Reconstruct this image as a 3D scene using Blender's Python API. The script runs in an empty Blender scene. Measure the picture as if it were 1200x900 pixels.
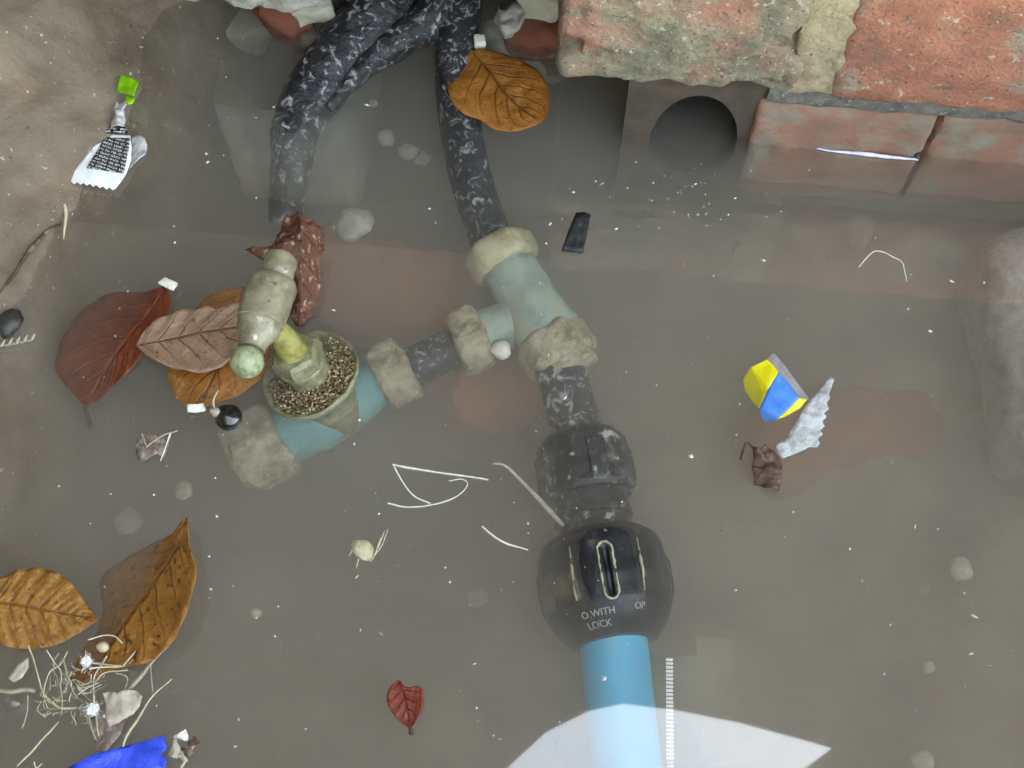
import bpy, bmesh, math, random
from mathutils import Vector, Matrix, noise

random.seed(7)
SC = bpy.context.scene
COL = SC.collection

# ------------------------------------------------------------------ camera
LENS, TILT, DIST = 50.0, math.radians(23), 0.52
cam_d = bpy.data.cameras.new('camera')
cam = bpy.data.objects.new('camera', cam_d)
COL.objects.link(cam)
cam_d.sensor_width = 36.0
cam_d.lens = LENS
cam_d.clip_start = 0.01
cam_d.clip_end = 500
cam.location = (0, -DIST * math.sin(TILT), DIST * math.cos(TILT))
cam.rotation_euler = (TILT, 0, 0)
SC.camera = cam

# ------------------------------------------------------------------ world, sun, exposure
SUN_EL, SUN_AZ = math.radians(40), math.radians(50)      # azimuth clockwise from +y: behind the tall wall, so the pit lies in open shade
world = bpy.data.worlds.new('World')
SC.world = world
world.use_nodes = True
wn = world.node_tree
bg = wn.nodes['Background']
sky = wn.nodes.new('ShaderNodeTexSky')
sky.sky_type = 'NISHITA'
sky.sun_disc = False
sky.sun_elevation = SUN_EL
sky.sun_rotation = SUN_AZ
sky.dust_density = 1.0
sky.ozone_density = 1.0
sky.air_density = 1.0
wn.links.new(sky.outputs[0], bg.inputs[0])
bg.inputs[1].default_value = 0.15
sun_d = bpy.data.lights.new('sun', 'SUN')
sun_d.energy = 2.0
sun_d.angle = math.radians(3)
sun_d.color = (1.0, 0.93, 0.82)
sun = bpy.data.objects.new('sun', sun_d)
COL.objects.link(sun)
sun_dir = Vector((math.sin(SUN_AZ) * math.cos(SUN_EL), math.cos(SUN_AZ) * math.cos(SUN_EL), math.sin(SUN_EL)))
sun.rotation_euler = sun_dir.to_track_quat('Z', 'Y').to_euler()
sun.location = sun_dir * 5
SC.view_settings.view_transform = 'Standard'
SC.view_settings.look = 'None'
SC.view_settings.gamma = 1
SC.view_settings.use_white_balance = True
SC.view_settings.white_balance_temperature = 11000
SC.view_settings.white_balance_tint = 7
SC.view_settings.exposure = 4.02
SC.view_settings.use_curve_mapping = False
SC.cycles.use_denoising = True
SC.cycles.max_bounces = 7
SC.cycles.volume_bounces = 3
SC.cycles.transparent_max_bounces = 16
SC.cycles.sample_clamp_indirect = 4

# ------------------------------------------------------------------ helpers: places
F = LENS / 36.0 * 1200.0
CT, ST = math.cos(TILT), math.sin(TILT)
CAM = Vector(cam.location)


def ray(px, py):
    x, y = (px - 600) / F, (450 - py) / F
    return Vector((x, y * CT + ST, y * ST - CT))


def P(px, py, z=0.0):
    d = ray(px, py)
    return CAM + d * ((z - CAM.z) / d.z)


def S(px, py, z, n):
    """length in metres of n pixels at that place"""
    d = ray(px, py)
    return n * ((z - CAM.z) / d.z) / F


# ------------------------------------------------------------------ helpers: objects
def link(o):
    COL.objects.link(o)
    return o


def tag(o, label=None, cat=None, group=None, kind=None):
    if label: o['label'] = label
    if cat: o['category'] = cat
    if group: o['group'] = group
    if kind: o['kind'] = kind
    return o


def mesh_obj(name, verts, faces, mat, parent=None, smooth=True, angle=40, uvs=None, recenter=True):
    me = bpy.data.meshes.new(name)
    verts = [Vector(v) for v in verts]
    c = Vector((0, 0, 0))
    if recenter and verts:
        lo = Vector([min(v[i] for v in verts) for i in range(3)])
        hi = Vector([max(v[i] for v in verts) for i in range(3)])
        c = (lo + hi) / 2
        c.z = lo.z
    me.from_pydata([v - c for v in verts], [], faces)
    if uvs:
        lay = me.uv_layers.new(name='UVMap')
        for lp in me.loops:
            lay.data[lp.index].uv = uvs[lp.vertex_index]
    if smooth:
        for p in me.polygons: p.use_smooth = True
        me.set_sharp_from_angle(angle=math.radians(angle))
    me.validate()
    me.update()
    if mat: me.materials.append(mat)
    o = link(bpy.data.objects.new(name, me))
    o.location = c
    if parent:
        o.parent = parent
        o.matrix_parent_inverse = Matrix.Translation(-parent.location)
    return o


def thing(name, loc, label, cat, group=None, kind=None):
    e = link(bpy.data.objects.new(name, None))
    e.empty_display_size = 0.01
    e.location = loc
    return tag(e, label, cat, group, kind)


def catmull(pts, n):
    pts = [Vector(p) for p in pts]
    if len(pts) == 2:
        return [pts[0].lerp(pts[1], i / (n - 1)) for i in range(n)]
    seg = []
    ext = [pts[0] * 2 - pts[1]] + pts + [pts[-1] * 2 - pts[-2]]
    lens = [(pts[i + 1] - pts[i]).length for i in range(len(pts) - 1)]
    tot = sum(lens)
    out = []
    for k in range(n):
        d = tot * k / (n - 1)
        i = 0
        while i < len(lens) - 1 and d > lens[i]:
            d -= lens[i]
            i += 1
        t = d / lens[i] if lens[i] else 0
        t = min(max(t, 0), 1)
        p0, p1, p2, p3 = ext[i], ext[i + 1], ext[i + 2], ext[i + 3]
        out.append(0.5 * ((2 * p1) + (p2 - p0) * t + (2 * p0 - 5 * p1 + 4 * p2 - p3) * t * t + (3 * p1 - p0 - 3 * p2 + p3) * t ** 3))
    return out


def tube_data(pts, rads, n=24, seg=12, lump=0.0, lscale=60, wob=0.0, seed=0, caps=True):
    c = catmull(pts, n)
    rr = [p[0] for p in catmull([(r, 0, 0) for r in rads], n)] if len(rads) > 1 else [rads[0]] * n
    V, Fc = [], []
    up = Vector((0, 0, 1))
    prev = None
    for i in range(n):
        t = (c[min(i + 1, n - 1)] - c[max(i - 1, 0)]).normalized()
        a = (up - t * up.dot(t)) if prev is None else (prev - t * prev.dot(t))
        if a.length < 1e-6: a = Vector((1, 0, 0)) - t * t.x
        a.normalize()
        prev = a
        b = t.cross(a)
        off = Vector((0, 0, 0))
        if wob:
            off = noise.noise_vector(c[i] * 90 + Vector((seed, 0, 0))) * wob
        for j in range(seg):
            th = 2 * math.pi * j / seg
            d = a * math.cos(th) + b * math.sin(th)
            r = rr[i]
            p = c[i] + off + d * r
            if lump:
                p += d * r * lump * noise.fractal(p * lscale + Vector((seed * 3.1, 0, 0)), 1.0, 2.0, 3)
            V.append(p)
    for i in range(n - 1):
        for j in range(seg):
            k = (j + 1) % seg
            Fc.append((i * seg + j, (i + 1) * seg + j, (i + 1) * seg + k, i * seg + k))
    if caps:
        Fc.append(tuple(range(seg)))
        Fc.append(tuple(reversed(range((n - 1) * seg, n * seg))))
    return V, Fc


def tube(name, pts, rads, mat, parent=None, **k):
    V, Fc = tube_data(pts, rads, **k)
    return mesh_obj(name, V, Fc, mat, parent)


def lathe_data(A, D, prof, seg=32, rf=None, closed=True, ref=None):
    """profile [(distance along D, radius)] turned about the axis through A"""
    A, D = Vector(A), Vector(D).normalized()
    a = Vector(ref) if ref else Vector((0, 0, 1))
    a = a - D * a.dot(D)
    if a.length < 1e-4: a = Vector((1, 0, 0)) - D * D.x
    a.normalize()
    b = D.cross(a)
    V, Fc = [], []
    for (s, r) in prof:
        for j in range(seg):
            th = 2 * math.pi * j / seg
            q = rf(s, th, r) if rf else r
            V.append(A + D * s + (a * math.cos(th) + b * math.sin(th)) * q)
    m = len(prof)
    for i in range(m - 1):
        for j in range(seg):
            k = (j + 1) % seg
            Fc.append((i * seg + j, i * seg + k, (i + 1) * seg + k, (i + 1) * seg + j))
    if closed:
        Fc.append(tuple(reversed(range(seg))))
        Fc.append(tuple(range((m - 1) * seg, m * seg)))
    return V, Fc


def lathe(name, A, D, prof, mat, parent=None, seg=32, rf=None, angle=40, closed=True, rough=0.0, ref=None):
    V, Fc = lathe_data(A, D, prof, seg, rf, closed, ref)
    if rough:
        V = [v + noise.noise_vector(v * 260) * rough + noise.noise_vector(v * 90) * rough + noise.noise_vector(v * 900) * rough * 0.35 for v in V]
    return mesh_obj(name, V, Fc, mat, parent, angle=angle)


def hexed(round_=0.25, phase=0.26):
    def rf(s_, th, r):
        q = (th + phase) % (math.pi / 3) - math.pi / 6
        h = 0.90 * r / math.cos(q)
        return h * (1 - round_) + r * round_
    return rf


def densify(prof, step):
    out = [prof[0]]
    for (s0, r0), (s1, r1) in zip(prof, prof[1:]):
        n = max(1, int(math.hypot(s1 - s0, r1 - r0) / step))
        for k in range(1, n + 1):
            out.append((s0 + (s1 - s0) * k / n, r0 + (r1 - r0) * k / n))
    return out


def rough_block_data(c, ax, half, n=(14, 8, 8), rnd=0.12, amp=0.001, scale=70, seed=0, chip=0.0):
    """a rounded, pitted block: centre, three axes, half sizes"""
    c = Vector(c)
    V, idx, Fc = [], {}, []
    nx, ny, nz = n
    rr = rnd * min(half)

    def vert(i, j, k):
        key = (i, j, k)
        if key in idx: return idx[key]
        q = Vector(((2 * i / nx - 1) * half[0], (2 * j / ny - 1) * half[1], (2 * k / nz - 1) * half[2]))
        inn = Vector([max(-half[m] + rr, min(half[m] - rr, q[m])) for m in range(3)])
        d = q - inn
        if d.length > 1e-9: q = inn + d.normalized() * min(rr, d.length)
        w = c + ax[0] * q.x + ax[1] * q.y + ax[2] * q.z
        off = noise.noise_vector(w * scale + Vector((seed * 7.3, 0, 0))) * amp + noise.noise_vector(w * scale * 3.1 + Vector((0, seed, 0))) * amp * 0.45
        if chip:
            e = sum(1 for m in range(3) if abs(q[m]) > half[m] - rr * 1.6)
            if e >= 2:
                f = max(0.0, noise.noise(w * scale * 0.7 + Vector((seed, 5, 1))) + 0.1)
                off -= (w - c).normalized() * chip * f
        idx[key] = len(V)
        V.append(w + off)
        return idx[key]
    for i in range(nx):
        for j in range(ny):
            Fc.append((vert(i, j, 0), vert(i, j + 1, 0), vert(i + 1, j + 1, 0), vert(i + 1, j, 0)))
            Fc.append((vert(i, j, nz), vert(i + 1, j, nz), vert(i + 1, j + 1, nz), vert(i, j + 1, nz)))
    for i in range(nx):
        for k in range(nz):
            Fc.append((vert(i, 0, k), vert(i + 1, 0, k), vert(i + 1, 0, k + 1), vert(i, 0, k + 1)))
            Fc.append((vert(i, ny, k), vert(i, ny, k + 1), vert(i + 1, ny, k + 1), vert(i + 1, ny, k)))
    for j in range(ny):
        for k in range(nz):
            Fc.append((vert(0, j, k), vert(0, j, k + 1), vert(0, j + 1, k + 1), vert(0, j + 1, k)))
            Fc.append((vert(nx, j, k), vert(nx, j + 1, k), vert(nx, j + 1, k + 1), vert(nx, j, k + 1)))
    return V, Fc


def rough_block(name, c, ax, half, mat, parent=None, **k):
    V, Fc = rough_block_data(c, ax, half, **k)
    return mesh_obj(name, V, Fc, mat, parent, angle=60)


XYZ = (Vector((1, 0, 0)), Vector((0, 1, 0)), Vector((0, 0, 1)))


def turned(yaw, pitch=0.0, roll=0.0):
    m = Matrix.Rotation(yaw, 3, 'Z') @ Matrix.Rotation(pitch, 3, 'X') @ Matrix.Rotation(roll, 3, 'Y')
    return tuple(m @ a for a in XYZ)


def pebble(name, c, r, mat, seed, flat=0.6, amp=0.3, parent=None, sub=2):
    bm = bmesh.new()
    bmesh.ops.create_icosphere(bm, subdivisions=sub, radius=1)
    rs = random.Random(seed)
    sx, sy = rs.uniform(0.75, 1.25), rs.uniform(0.75, 1.2)
    yaw = rs.uniform(0, 6.28)
    V = []
    for v in bm.verts:
        q = v.co.copy()
        q *= 1 + amp * noise.noise(q * 1.1 + Vector((seed * 3.7, 0, 0))) + amp * 0.4 * noise.noise(q * 2.6 + Vector((0, seed * 2.2, 0)))
        q = Vector((q.x * sx, q.y * sy, q.z * flat))
        q.rotate(Matrix.Rotation(yaw, 3, 'Z'))
        V.append(Vector(c) + q * r)
    Fc = [tuple(v.index for v in f.verts) for f in bm.faces]
    bm.free()
    return mesh_obj(name, V, Fc, mat, parent, angle=55)


# ------------------------------------------------------------------ helpers: materials
def ramp(nt, src, stops):
    r = nt.nodes.new('ShaderNodeValToRGB')
    el = r.color_ramp.elements
    while len(el) < len(stops): el.new(0.5)
    for e, (p, c) in zip(el, stops):
        e.position = p
        e.color = (*c, 1)
    nt.links.new(src, r.inputs[0])
    return r.outputs[0]


def noise_tex(nt, vec, scale, detail=6, rough=0.6, dist=0.0):
    n = nt.nodes.new('ShaderNodeTexNoise')
    n.inputs['Scale'].default_value = scale
    n.inputs['Detail'].default_value = detail
    n.inputs['Roughness'].default_value = rough
    n.inputs['Distortion'].default_value = dist
    if vec: nt.links.new(vec, n.inputs['Vector'])
    return n.outputs['Fac']


def mixc(nt, fac, a, b):
    m = nt.nodes.new('ShaderNodeMix')
    m.data_type = 'RGBA'
    for inp, val in ((m.inputs[0], fac), (m.inputs[6], a), (m.inputs[7], b)):
        if isinstance(val, (int, float)): inp.default_value = val
        elif isinstance(val, tuple): inp.default_value = (*val, 1)
        else: nt.links.new(val, inp)
    return m.outputs[2]


def math_n(nt, op, a, b=0.0, c=0.0, clamp=False):
    m = nt.nodes.new('ShaderNodeMath')
    m.operation = op
    m.use_clamp = clamp
    for i, v in enumerate((a, b, c)):
        if isinstance(v, (int, float)): m.inputs[i].default_value = v
        else: nt.links.new(v, m.inputs[i])
    return m.outputs[0]


def base_mat(name, rough=0.6, spec=0.5):
    m = bpy.data.materials.new(name)
    m.use_nodes = True
    nt = m.node_tree
    b = nt.nodes['Principled BSDF']
    b.inputs['Roughness'].default_value = rough
    b.inputs['Specular IOR Level'].default_value = spec
    tc = nt.nodes.new('ShaderNodeTexCoord')
    return m, nt, b, tc


def bump(nt, b, h, strength=0.5, dist=0.001):
    n = nt.nodes.new('ShaderNodeBump')
    n.inputs['Strength'].default_value = strength
    n.inputs['Distance'].default_value = dist
    nt.links.new(h, n.inputs['Height'])
    nt.links.new(n.outputs[0], b.inputs['Normal'])


def mottled(name, stops, scale, rough=0.7, bscale=None, bstr=0.5, bdist=0.0008, detail=8, spots=None, spec=0.4, dist=0.3, layers=()):
    """noise-coloured material; layers: (scale, threshold low, high, colour) blotches laid over it"""
    m, nt, b, tc = base_mat(name, rough, spec)
    v = tc.outputs['Object']
    col = ramp(nt, noise_tex(nt, v, scale, detail, 0.62, dist), stops)
    for (sc, lo, hi, c) in layers:
        f = ramp(nt, noise_tex(nt, v, sc, 7, 0.6, 0.2), [(lo, (0, 0, 0)), (hi, (1, 1, 1))])
        col = mixc(nt, f, col, c)
    nt.links.new(col, b.inputs['Base Color'])
    bump(nt, b, noise_tex(nt, v, bscale or scale * 3, 6, 0.65), bstr, bdist)
    return m


M = {}
M['brick'] = mottled('brick', [(0.30, (0.186, 0.104, 0.076)), (0.45, (0.371, 0.137, 0.087)), (0.58, (0.459, 0.175, 0.109)), (0.75, (0.328, 0.197, 0.142))], 55, 0.85, 520, 1.0, 0.0016,
                     layers=((38, 0.54, 0.68, (0.295, 0.251, 0.186)), (240, 0.60, 0.68, (0.491, 0.393, 0.284)), (330, 0.66, 0.71, (0.066, 0.049, 0.039)), (120, 0.58, 0.70, (0.16, 0.105, 0.075)), (700, 0.60, 0.68, (0.10, 0.06, 0.045))))
M['brick_mortared'] = mottled('brick_mortared', [(0.35, (0.144, 0.130, 0.096)), (0.5, (0.240, 0.197, 0.134)), (0.65, (0.298, 0.240, 0.154))], 70, 0.9, 420, 0.9, 0.0014,
                     layers=((32, 0.50, 0.66, (0.355, 0.154, 0.106)), (260, 0.60, 0.68, (0.422, 0.365, 0.269)), (300, 0.65, 0.70, (0.086, 0.072, 0.053)), (110, 0.56, 0.70, (0.13, 0.115, 0.085)), (700, 0.58, 0.67, (0.085, 0.07, 0.05)), (560, 0.64, 0.69, (0.52, 0.46, 0.35))))
M['brick_low'] = mottled('brick_low', [(0.3, (0.209, 0.142, 0.104)), (0.5, (0.323, 0.152, 0.104)), (0.7, (0.266, 0.209, 0.152))], 60, 0.8, 380, 0.7, 0.001,
                     layers=((45, 0.52, 0.66, (0.257, 0.228, 0.171)),))
M['mortar'] = mottled('mortar', [(0.3, (0.10, 0.095, 0.085)), (0.5, (0.18, 0.165, 0.14)), (0.7, (0.28, 0.25, 0.20))], 160, 0.95, 500, 1.0, 0.0015,
                     layers=((500, 0.62, 0.68, (0.45, 0.42, 0.36)),))
M['mortar_yellow'] = mottled('mortar_yellow', [(0.3, (0.255, 0.201, 0.122)), (0.55, (0.383, 0.297, 0.186)), (0.75, (0.446, 0.372, 0.255))], 150, 0.95, 480, 1.0, 0.0015,
                     layers=((130, 0.60, 0.66, (0.170, 0.080, 0.048)), (420, 0.62, 0.67, (0.095, 0.064, 0.043))))
M['concrete'] = mottled('concrete', [(0.3, (0.095, 0.066, 0.042)), (0.5, (0.15, 0.108, 0.072)), (0.7, (0.19, 0.14, 0.097))], 40, 0.6, 300, 0.7, 0.0012,
                     layers=((22, 0.55, 0.72, (0.24, 0.14, 0.085)), (420, 0.66, 0.70, (0.48, 0.42, 0.34)), (300, 0.68, 0.72, (0.06, 0.045, 0.03))))
M['pale_stone'] = mottled('pale_stone', [(0.3, (0.22, 0.20, 0.17)), (0.55, (0.36, 0.33, 0.28)), (0.75, (0.46, 0.43, 0.37))], 160, 0.9, 500, 0.8, 0.001)
M['silt'] = mottled('silt', [(0.28, (0.12, 0.095, 0.07)), (0.5, (0.22, 0.18, 0.13)), (0.72, (0.33, 0.26, 0.18))], 24, 0.95, 200, 0.6, 0.002,
                     layers=((13, 0.50, 0.70, (0.34, 0.16, 0.10)), (17, 0.54, 0.72, (0.09, 0.09, 0.09)), (12, 0.44, 0.66, (0.50, 0.44, 0.31))))
M['pebble'] = mottled('pebble', [(0.3, (0.32, 0.29, 0.22)), (0.7, (0.62, 0.58, 0.46))], 150, 0.8, 300, 0.8)
M['pebble_dark'] = mottled('pebble_dark', [(0.3, (0.02, 0.018, 0.015)), (0.7, (0.06, 0.055, 0.045))], 160, 0.35, 400, 0.5)
M['rubble_red'] = mottled('rubble_red', [(0.3, (0.42, 0.13, 0.07)), (0.7, (0.52, 0.20, 0.11))], 60, 0.9, 300, 0.7)
M['rubble_brown'] = mottled('rubble_brown', [(0.3, (0.13, 0.035, 0.02)), (0.7, (0.19, 0.06, 0.03))], 60, 0.9, 300, 0.7)
M['rubble_grey'] = mottled('rubble_grey', [(0.3, (0.30, 0.27, 0.20)), (0.7, (0.44, 0.40, 0.30))], 60, 0.9, 300, 0.7)
M['rubble_dark'] = mottled('rubble_dark', [(0.3, (0.05, 0.05, 0.055)), (0.7, (0.10, 0.095, 0.10))], 50, 0.9, 300, 0.7)
M['outer_wall'] = mottled('outer_wall', [(0.3, (0.055, 0.042, 0.034)), (0.7, (0.10, 0.075, 0.058))], 8, 0.95, 60, 0.6)
M['paving'] = mottled('paving', [(0.3, (0.16, 0.15, 0.135)), (0.7, (0.26, 0.245, 0.22))], 6, 0.9, 80, 0.5)
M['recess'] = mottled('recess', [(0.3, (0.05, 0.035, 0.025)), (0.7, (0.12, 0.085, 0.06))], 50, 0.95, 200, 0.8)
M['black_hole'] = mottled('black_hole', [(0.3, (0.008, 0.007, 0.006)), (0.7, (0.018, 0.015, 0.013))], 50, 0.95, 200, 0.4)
M['scuffed'] = mottled('scuffed', [(0.40, (0.018, 0.018, 0.021)), (0.53, (0.035, 0.035, 0.038)), (0.585, (0.20, 0.20, 0.19)), (0.66, (0.42, 0.41, 0.38))], 210, 0.6, 260, 0.6, 0.0008, dist=1.2)
M['bitumen'] = mottled('bitumen', [(0.40, (0.012, 0.012, 0.013)), (0.55, (0.03, 0.03, 0.032)), (0.60, (0.17, 0.165, 0.155)), (0.68, (0.4, 0.38, 0.35))], 240, 0.42, 200, 0.9, 0.0015, dist=1.0)
M['dull_pipe'] = mottled('dull_pipe', [(0.4, (0.012, 0.013, 0.015)), (0.54, (0.028, 0.028, 0.031)), (0.60, (0.20, 0.195, 0.18)), (0.70, (0.42, 0.41, 0.38))], 260, 0.6, 260, 0.5, 0.0006, dist=1.2)
M['black_plastic'] = mottled('black_plastic', [(0.45, (0.010, 0.011, 0.013)), (0.58, (0.022, 0.024, 0.028)), (0.64, (0.10, 0.10, 0.10)), (0.72, (0.34, 0.33, 0.30))], 100, 0.4, 300, 0.5, 0.0006, dist=1.4, layers=((75, 0.56, 0.64, (0.13, 0.125, 0.115)), (210, 0.60, 0.66, (0.36, 0.35, 0.31))))
M['black_algae'] = mottled('black_algae', [(0.42, (0.008, 0.010, 0.012)), (0.60, (0.020, 0.022, 0.025)), (0.78, (0.11, 0.10, 0.075))], 90, 0.4, 300, 0.3, 0.0004,
                     layers=((42, 0.55, 0.68, (0.15, 0.125, 0.06)), (420, 0.68, 0.72, (0.36, 0.35, 0.30))))
M['nut_text'] = mottled('nut_text', [(0.34, (0.06, 0.06, 0.055)), (0.46, (0.30, 0.295, 0.27)), (0.7, (0.42, 0.41, 0.37))], 700, 0.7, 400, 0.2)
M['slot_rim'] = mottled('slot_rim', [(0.35, (0.24, 0.21, 0.12)), (0.7, (0.42, 0.39, 0.26))], 300, 0.7, 400, 0.3)
M['verdigris'] = mottled('verdigris', [(0.30, (0.15, 0.21, 0.18)), (0.48, (0.27, 0.34, 0.28)), (0.62, (0.34, 0.38, 0.29)), (0.78, (0.40, 0.38, 0.25))], 90, 0.75, 420, 0.6, 0.0006,
                     layers=((90, 0.60, 0.70, (0.40, 0.34, 0.20)),))
M['teal'] = mottled('teal', [(0.30, (0.08, 0.27, 0.27)), (0.55, (0.15, 0.37, 0.35)), (0.75, (0.28, 0.38, 0.31))], 60, 0.75, 420, 0.5, 0.0006)
M['brass_dirty'] = mottled('brass_dirty', [(0.30, (0.28, 0.22, 0.12)), (0.5, (0.46, 0.40, 0.24)), (0.68, (0.58, 0.52, 0.36))], 90, 0.8, 420, 0.9, 0.0009,
                     layers=((50, 0.56, 0.70, (0.42, 0.46, 0.32)), (300, 0.62, 0.68, (0.22, 0.14, 0.07))))
M['brass_scaled'] = mottled('brass_scaled', [(0.30, (0.20, 0.155, 0.09)), (0.5, (0.38, 0.32, 0.21)), (0.7, (0.54, 0.48, 0.36))], 160, 0.9, 420, 1.0, 0.0015,
                     layers=((60, 0.56, 0.70, (0.28, 0.33, 0.25)), (95, 0.56, 0.68, (0.24, 0.16, 0.08))))
M['handle_metal'] = mottled('handle_metal', [(0.30, (0.12, 0.102, 0.06)), (0.5, (0.215, 0.187, 0.12)), (0.7, (0.31, 0.28, 0.195))], 130, 0.3, 500, 0.5, 0.0004,
                     layers=((420, 0.60, 0.68, (0.08, 0.10, 0.055)), (60, 0.60, 0.74, (0.22, 0.245, 0.155)), (260, 0.63, 0.70, (0.46, 0.45, 0.36))))
M['handle_ball'] = mottled('handle_ball', [(0.36, (0.10, 0.13, 0.06)), (0.5, (0.26, 0.29, 0.165)), (0.7, (0.38, 0.41, 0.26))], 300, 0.4, 500, 0.5, 0.0004)
M['spindle'] = mottled('spindle', [(0.34, (0.15, 0.13, 0.035)), (0.5, (0.28, 0.245, 0.07)), (0.7, (0.36, 0.33, 0.13))], 200, 0.4, 500, 0.5, 0.0004)
M['gland'] = mottled('gland', [(0.34, (0.12, 0.105, 0.05)), (0.5, (0.22, 0.20, 0.115)), (0.7, (0.33, 0.31, 0.20))], 200, 0.32, 500, 0.7, 0.0006,
                     layers=((110, 0.54, 0.68, (0.105, 0.09, 0.045)), (80, 0.60, 0.74, (0.17, 0.23, 0.17)), (420, 0.62, 0.70, (0.09, 0.075, 0.04)),))
M['blue_pipe'] = mottled('blue_pipe', [(0.3, (0.015, 0.40, 0.62)), (0.7, (0.03, 0.47, 0.68))], 60, 0.45, 300, 0.15, 0.0004, layers=((45, 0.56, 0.75, (0.22, 0.48, 0.52)),))
M['green_film'] = mottled('green_film', [(0.3, (0.12, 0.36, 0.012)), (0.7, (0.20, 0.50, 0.02))], 300, 0.25, 300, 0.2)
M['foil'] = mottled('foil', [(0.3, (0.22, 0.22, 0.21)), (0.7, (0.52, 0.52, 0.50))], 260, 0.3, 380, 0.8, 0.0012, spec=0.8)
M['white_film'] = mottled('white_film', [(0.3, (0.70, 0.70, 0.68)), (0.7, (0.82, 0.82, 0.80))], 100, 0.3, 200, 0.2)
M['torn_foil'] = mottled('torn_foil', [(0.3, (0.34, 0.35, 0.34)), (0.7, (0.60, 0.61, 0.60))], 260, 0.5, 420, 0.9, 0.0012)
M['yellow_film'] = mottled('yellow_film', [(0.3, (0.76, 0.66, 0.01)), (0.7, (0.85, 0.76, 0.06))], 120, 0.25, 200, 0.3)
M['blue_film'] = mottled('blue_film', [(0.3, (0.01, 0.18, 0.66)), (0.7, (0.03, 0.28, 0.78))], 120, 0.25, 200, 0.3)
M['grey_film'] = mottled('grey_film', [(0.3, (0.22, 0.20, 0.20)), (0.7, (0.34, 0.32, 0.32))], 200, 0.4, 300, 0.4)
M['blue_plastic'] = mottled('blue_plastic', [(0.3, (0.01, 0.06, 0.66)), (0.7, (0.02, 0.11, 0.82))], 150, 0.25, 150, 0.6, 0.002)
M['lavender'] = mottled('lavender', [(0.3, (0.46, 0.46, 0.62)), (0.7, (0.78, 0.78, 0.88))], 300, 0.15, 300, 0.5, spec=0.8)  # pale tone carries the sky glint of the waterline strip
M['black_tag'] = mottled('black_tag', [(0.45, (0.012, 0.014, 0.014)), (0.62, (0.03, 0.033, 0.033)), (0.74, (0.12, 0.12, 0.11))], 300, 0.5, 400, 0.4)
M['black_bead'] = mottled('black_bead', [(0.3, (0.006, 0.006, 0.005)), (0.7, (0.02, 0.019, 0.016))], 200, 0.08, 300, 0.25, spec=0.8)
M['white_tie'] = mottled('white_tie', [(0.3, (0.60, 0.60, 0.57)), (0.7, (0.78, 0.78, 0.75))], 200, 0.4, 300, 0.3)
M['straw'] = mottled('straw', [(0.3, (0.36, 0.29, 0.17)), (0.7, (0.66, 0.58, 0.40))], 200, 0.6, 500, 0.5)
M['straw_pale'] = mottled('straw_pale', [(0.3, (0.50, 0.46, 0.34)), (0.7, (0.76, 0.72, 0.58))], 200, 0.6, 500, 0.5)
M['straw_grey'] = mottled('straw_grey', [(0.3, (0.24, 0.21, 0.15)), (0.7, (0.40, 0.36, 0.27))], 200, 0.7, 500, 0.5)
M['twig'] = mottled('twig', [(0.3, (0.04, 0.025, 0.015)), (0.55, (0.10, 0.065, 0.04)), (0.75, (0.34, 0.29, 0.22))], 260, 0.8, 500, 0.8)
M['fluff'] = mottled('fluff', [(0.3, (0.72, 0.72, 0.70)), (0.7, (0.85, 0.85, 0.84))], 300, 0.9, 500, 0.8)
M['husk'] = mottled('husk', [(0.3, (0.34, 0.26, 0.15)), (0.55, (0.55, 0.48, 0.32)), (0.75, (0.72, 0.66, 0.5))], 420, 0.6, 500, 0.8)
M['dark_scrap'] = mottled('dark_scrap', [(0.3, (0.05, 0.022, 0.014)), (0.55, (0.11, 0.05, 0.032)), (0.75, (0.30, 0.24, 0.19))], 260, 0.6, 400, 0.9, 0.001)
M['skeleton_scrap'] = mottled('skeleton_scrap', [(0.3, (0.10, 0.06, 0.045)), (0.55, (0.22, 0.16, 0.13)), (0.75, (0.46, 0.40, 0.34))], 420, 0.7, 400, 0.9, 0.001)
M['chip'] = mottled('chip', [(0.3, (0.34, 0.29, 0.22)), (0.7, (0.52, 0.46, 0.37))], 260, 0.7, 400, 0.7)
M['white_chip'] = mottled('white_chip', [(0.3, (0.60, 0.55, 0.46)), (0.7, (0.80, 0.76, 0.68))], 260, 0.6, 400, 0.7)

# text panel of the wrapper: white print on black
m, nt, b, tc = base_mat('print_panel', 0.3)
bt = nt.nodes.new('ShaderNodeTexBrick')
bt.offset = 0.37
bt.offset_frequency = 1
bt.squash = 0.6
bt.squash_frequency = 3
for k, v in (('Scale', 1.0), ('Mortar Size', 0.022), ('Brick Width', 0.31), ('Row Height', 0.10), ('Mortar Smooth', 0.2), ('Bias', -0.1)):
    bt.inputs[k].default_value = v
bt.inputs['Color1'].default_value = (0.72, 0.72, 0.70, 1)
bt.inputs['Color2'].default_value = (0.50, 0.50, 0.49, 1)
bt.inputs['Mortar'].default_value = (0.012, 0.012, 0.012, 1)
nt.links.new(tc.outputs['UV'], bt.inputs['Vector'])
gl = noise_tex(nt, tc.outputs['UV'], 34, 2, 0.5)
hole = ramp(nt, gl, [(0.47, (0, 0, 0)), (0.53, (1, 1, 1))])
nt.links.new(mixc(nt, hole, bt.outputs['Color'], (0.014, 0.014, 0.014)), b.inputs['Base Color'])
M['print_panel'] = m

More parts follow.
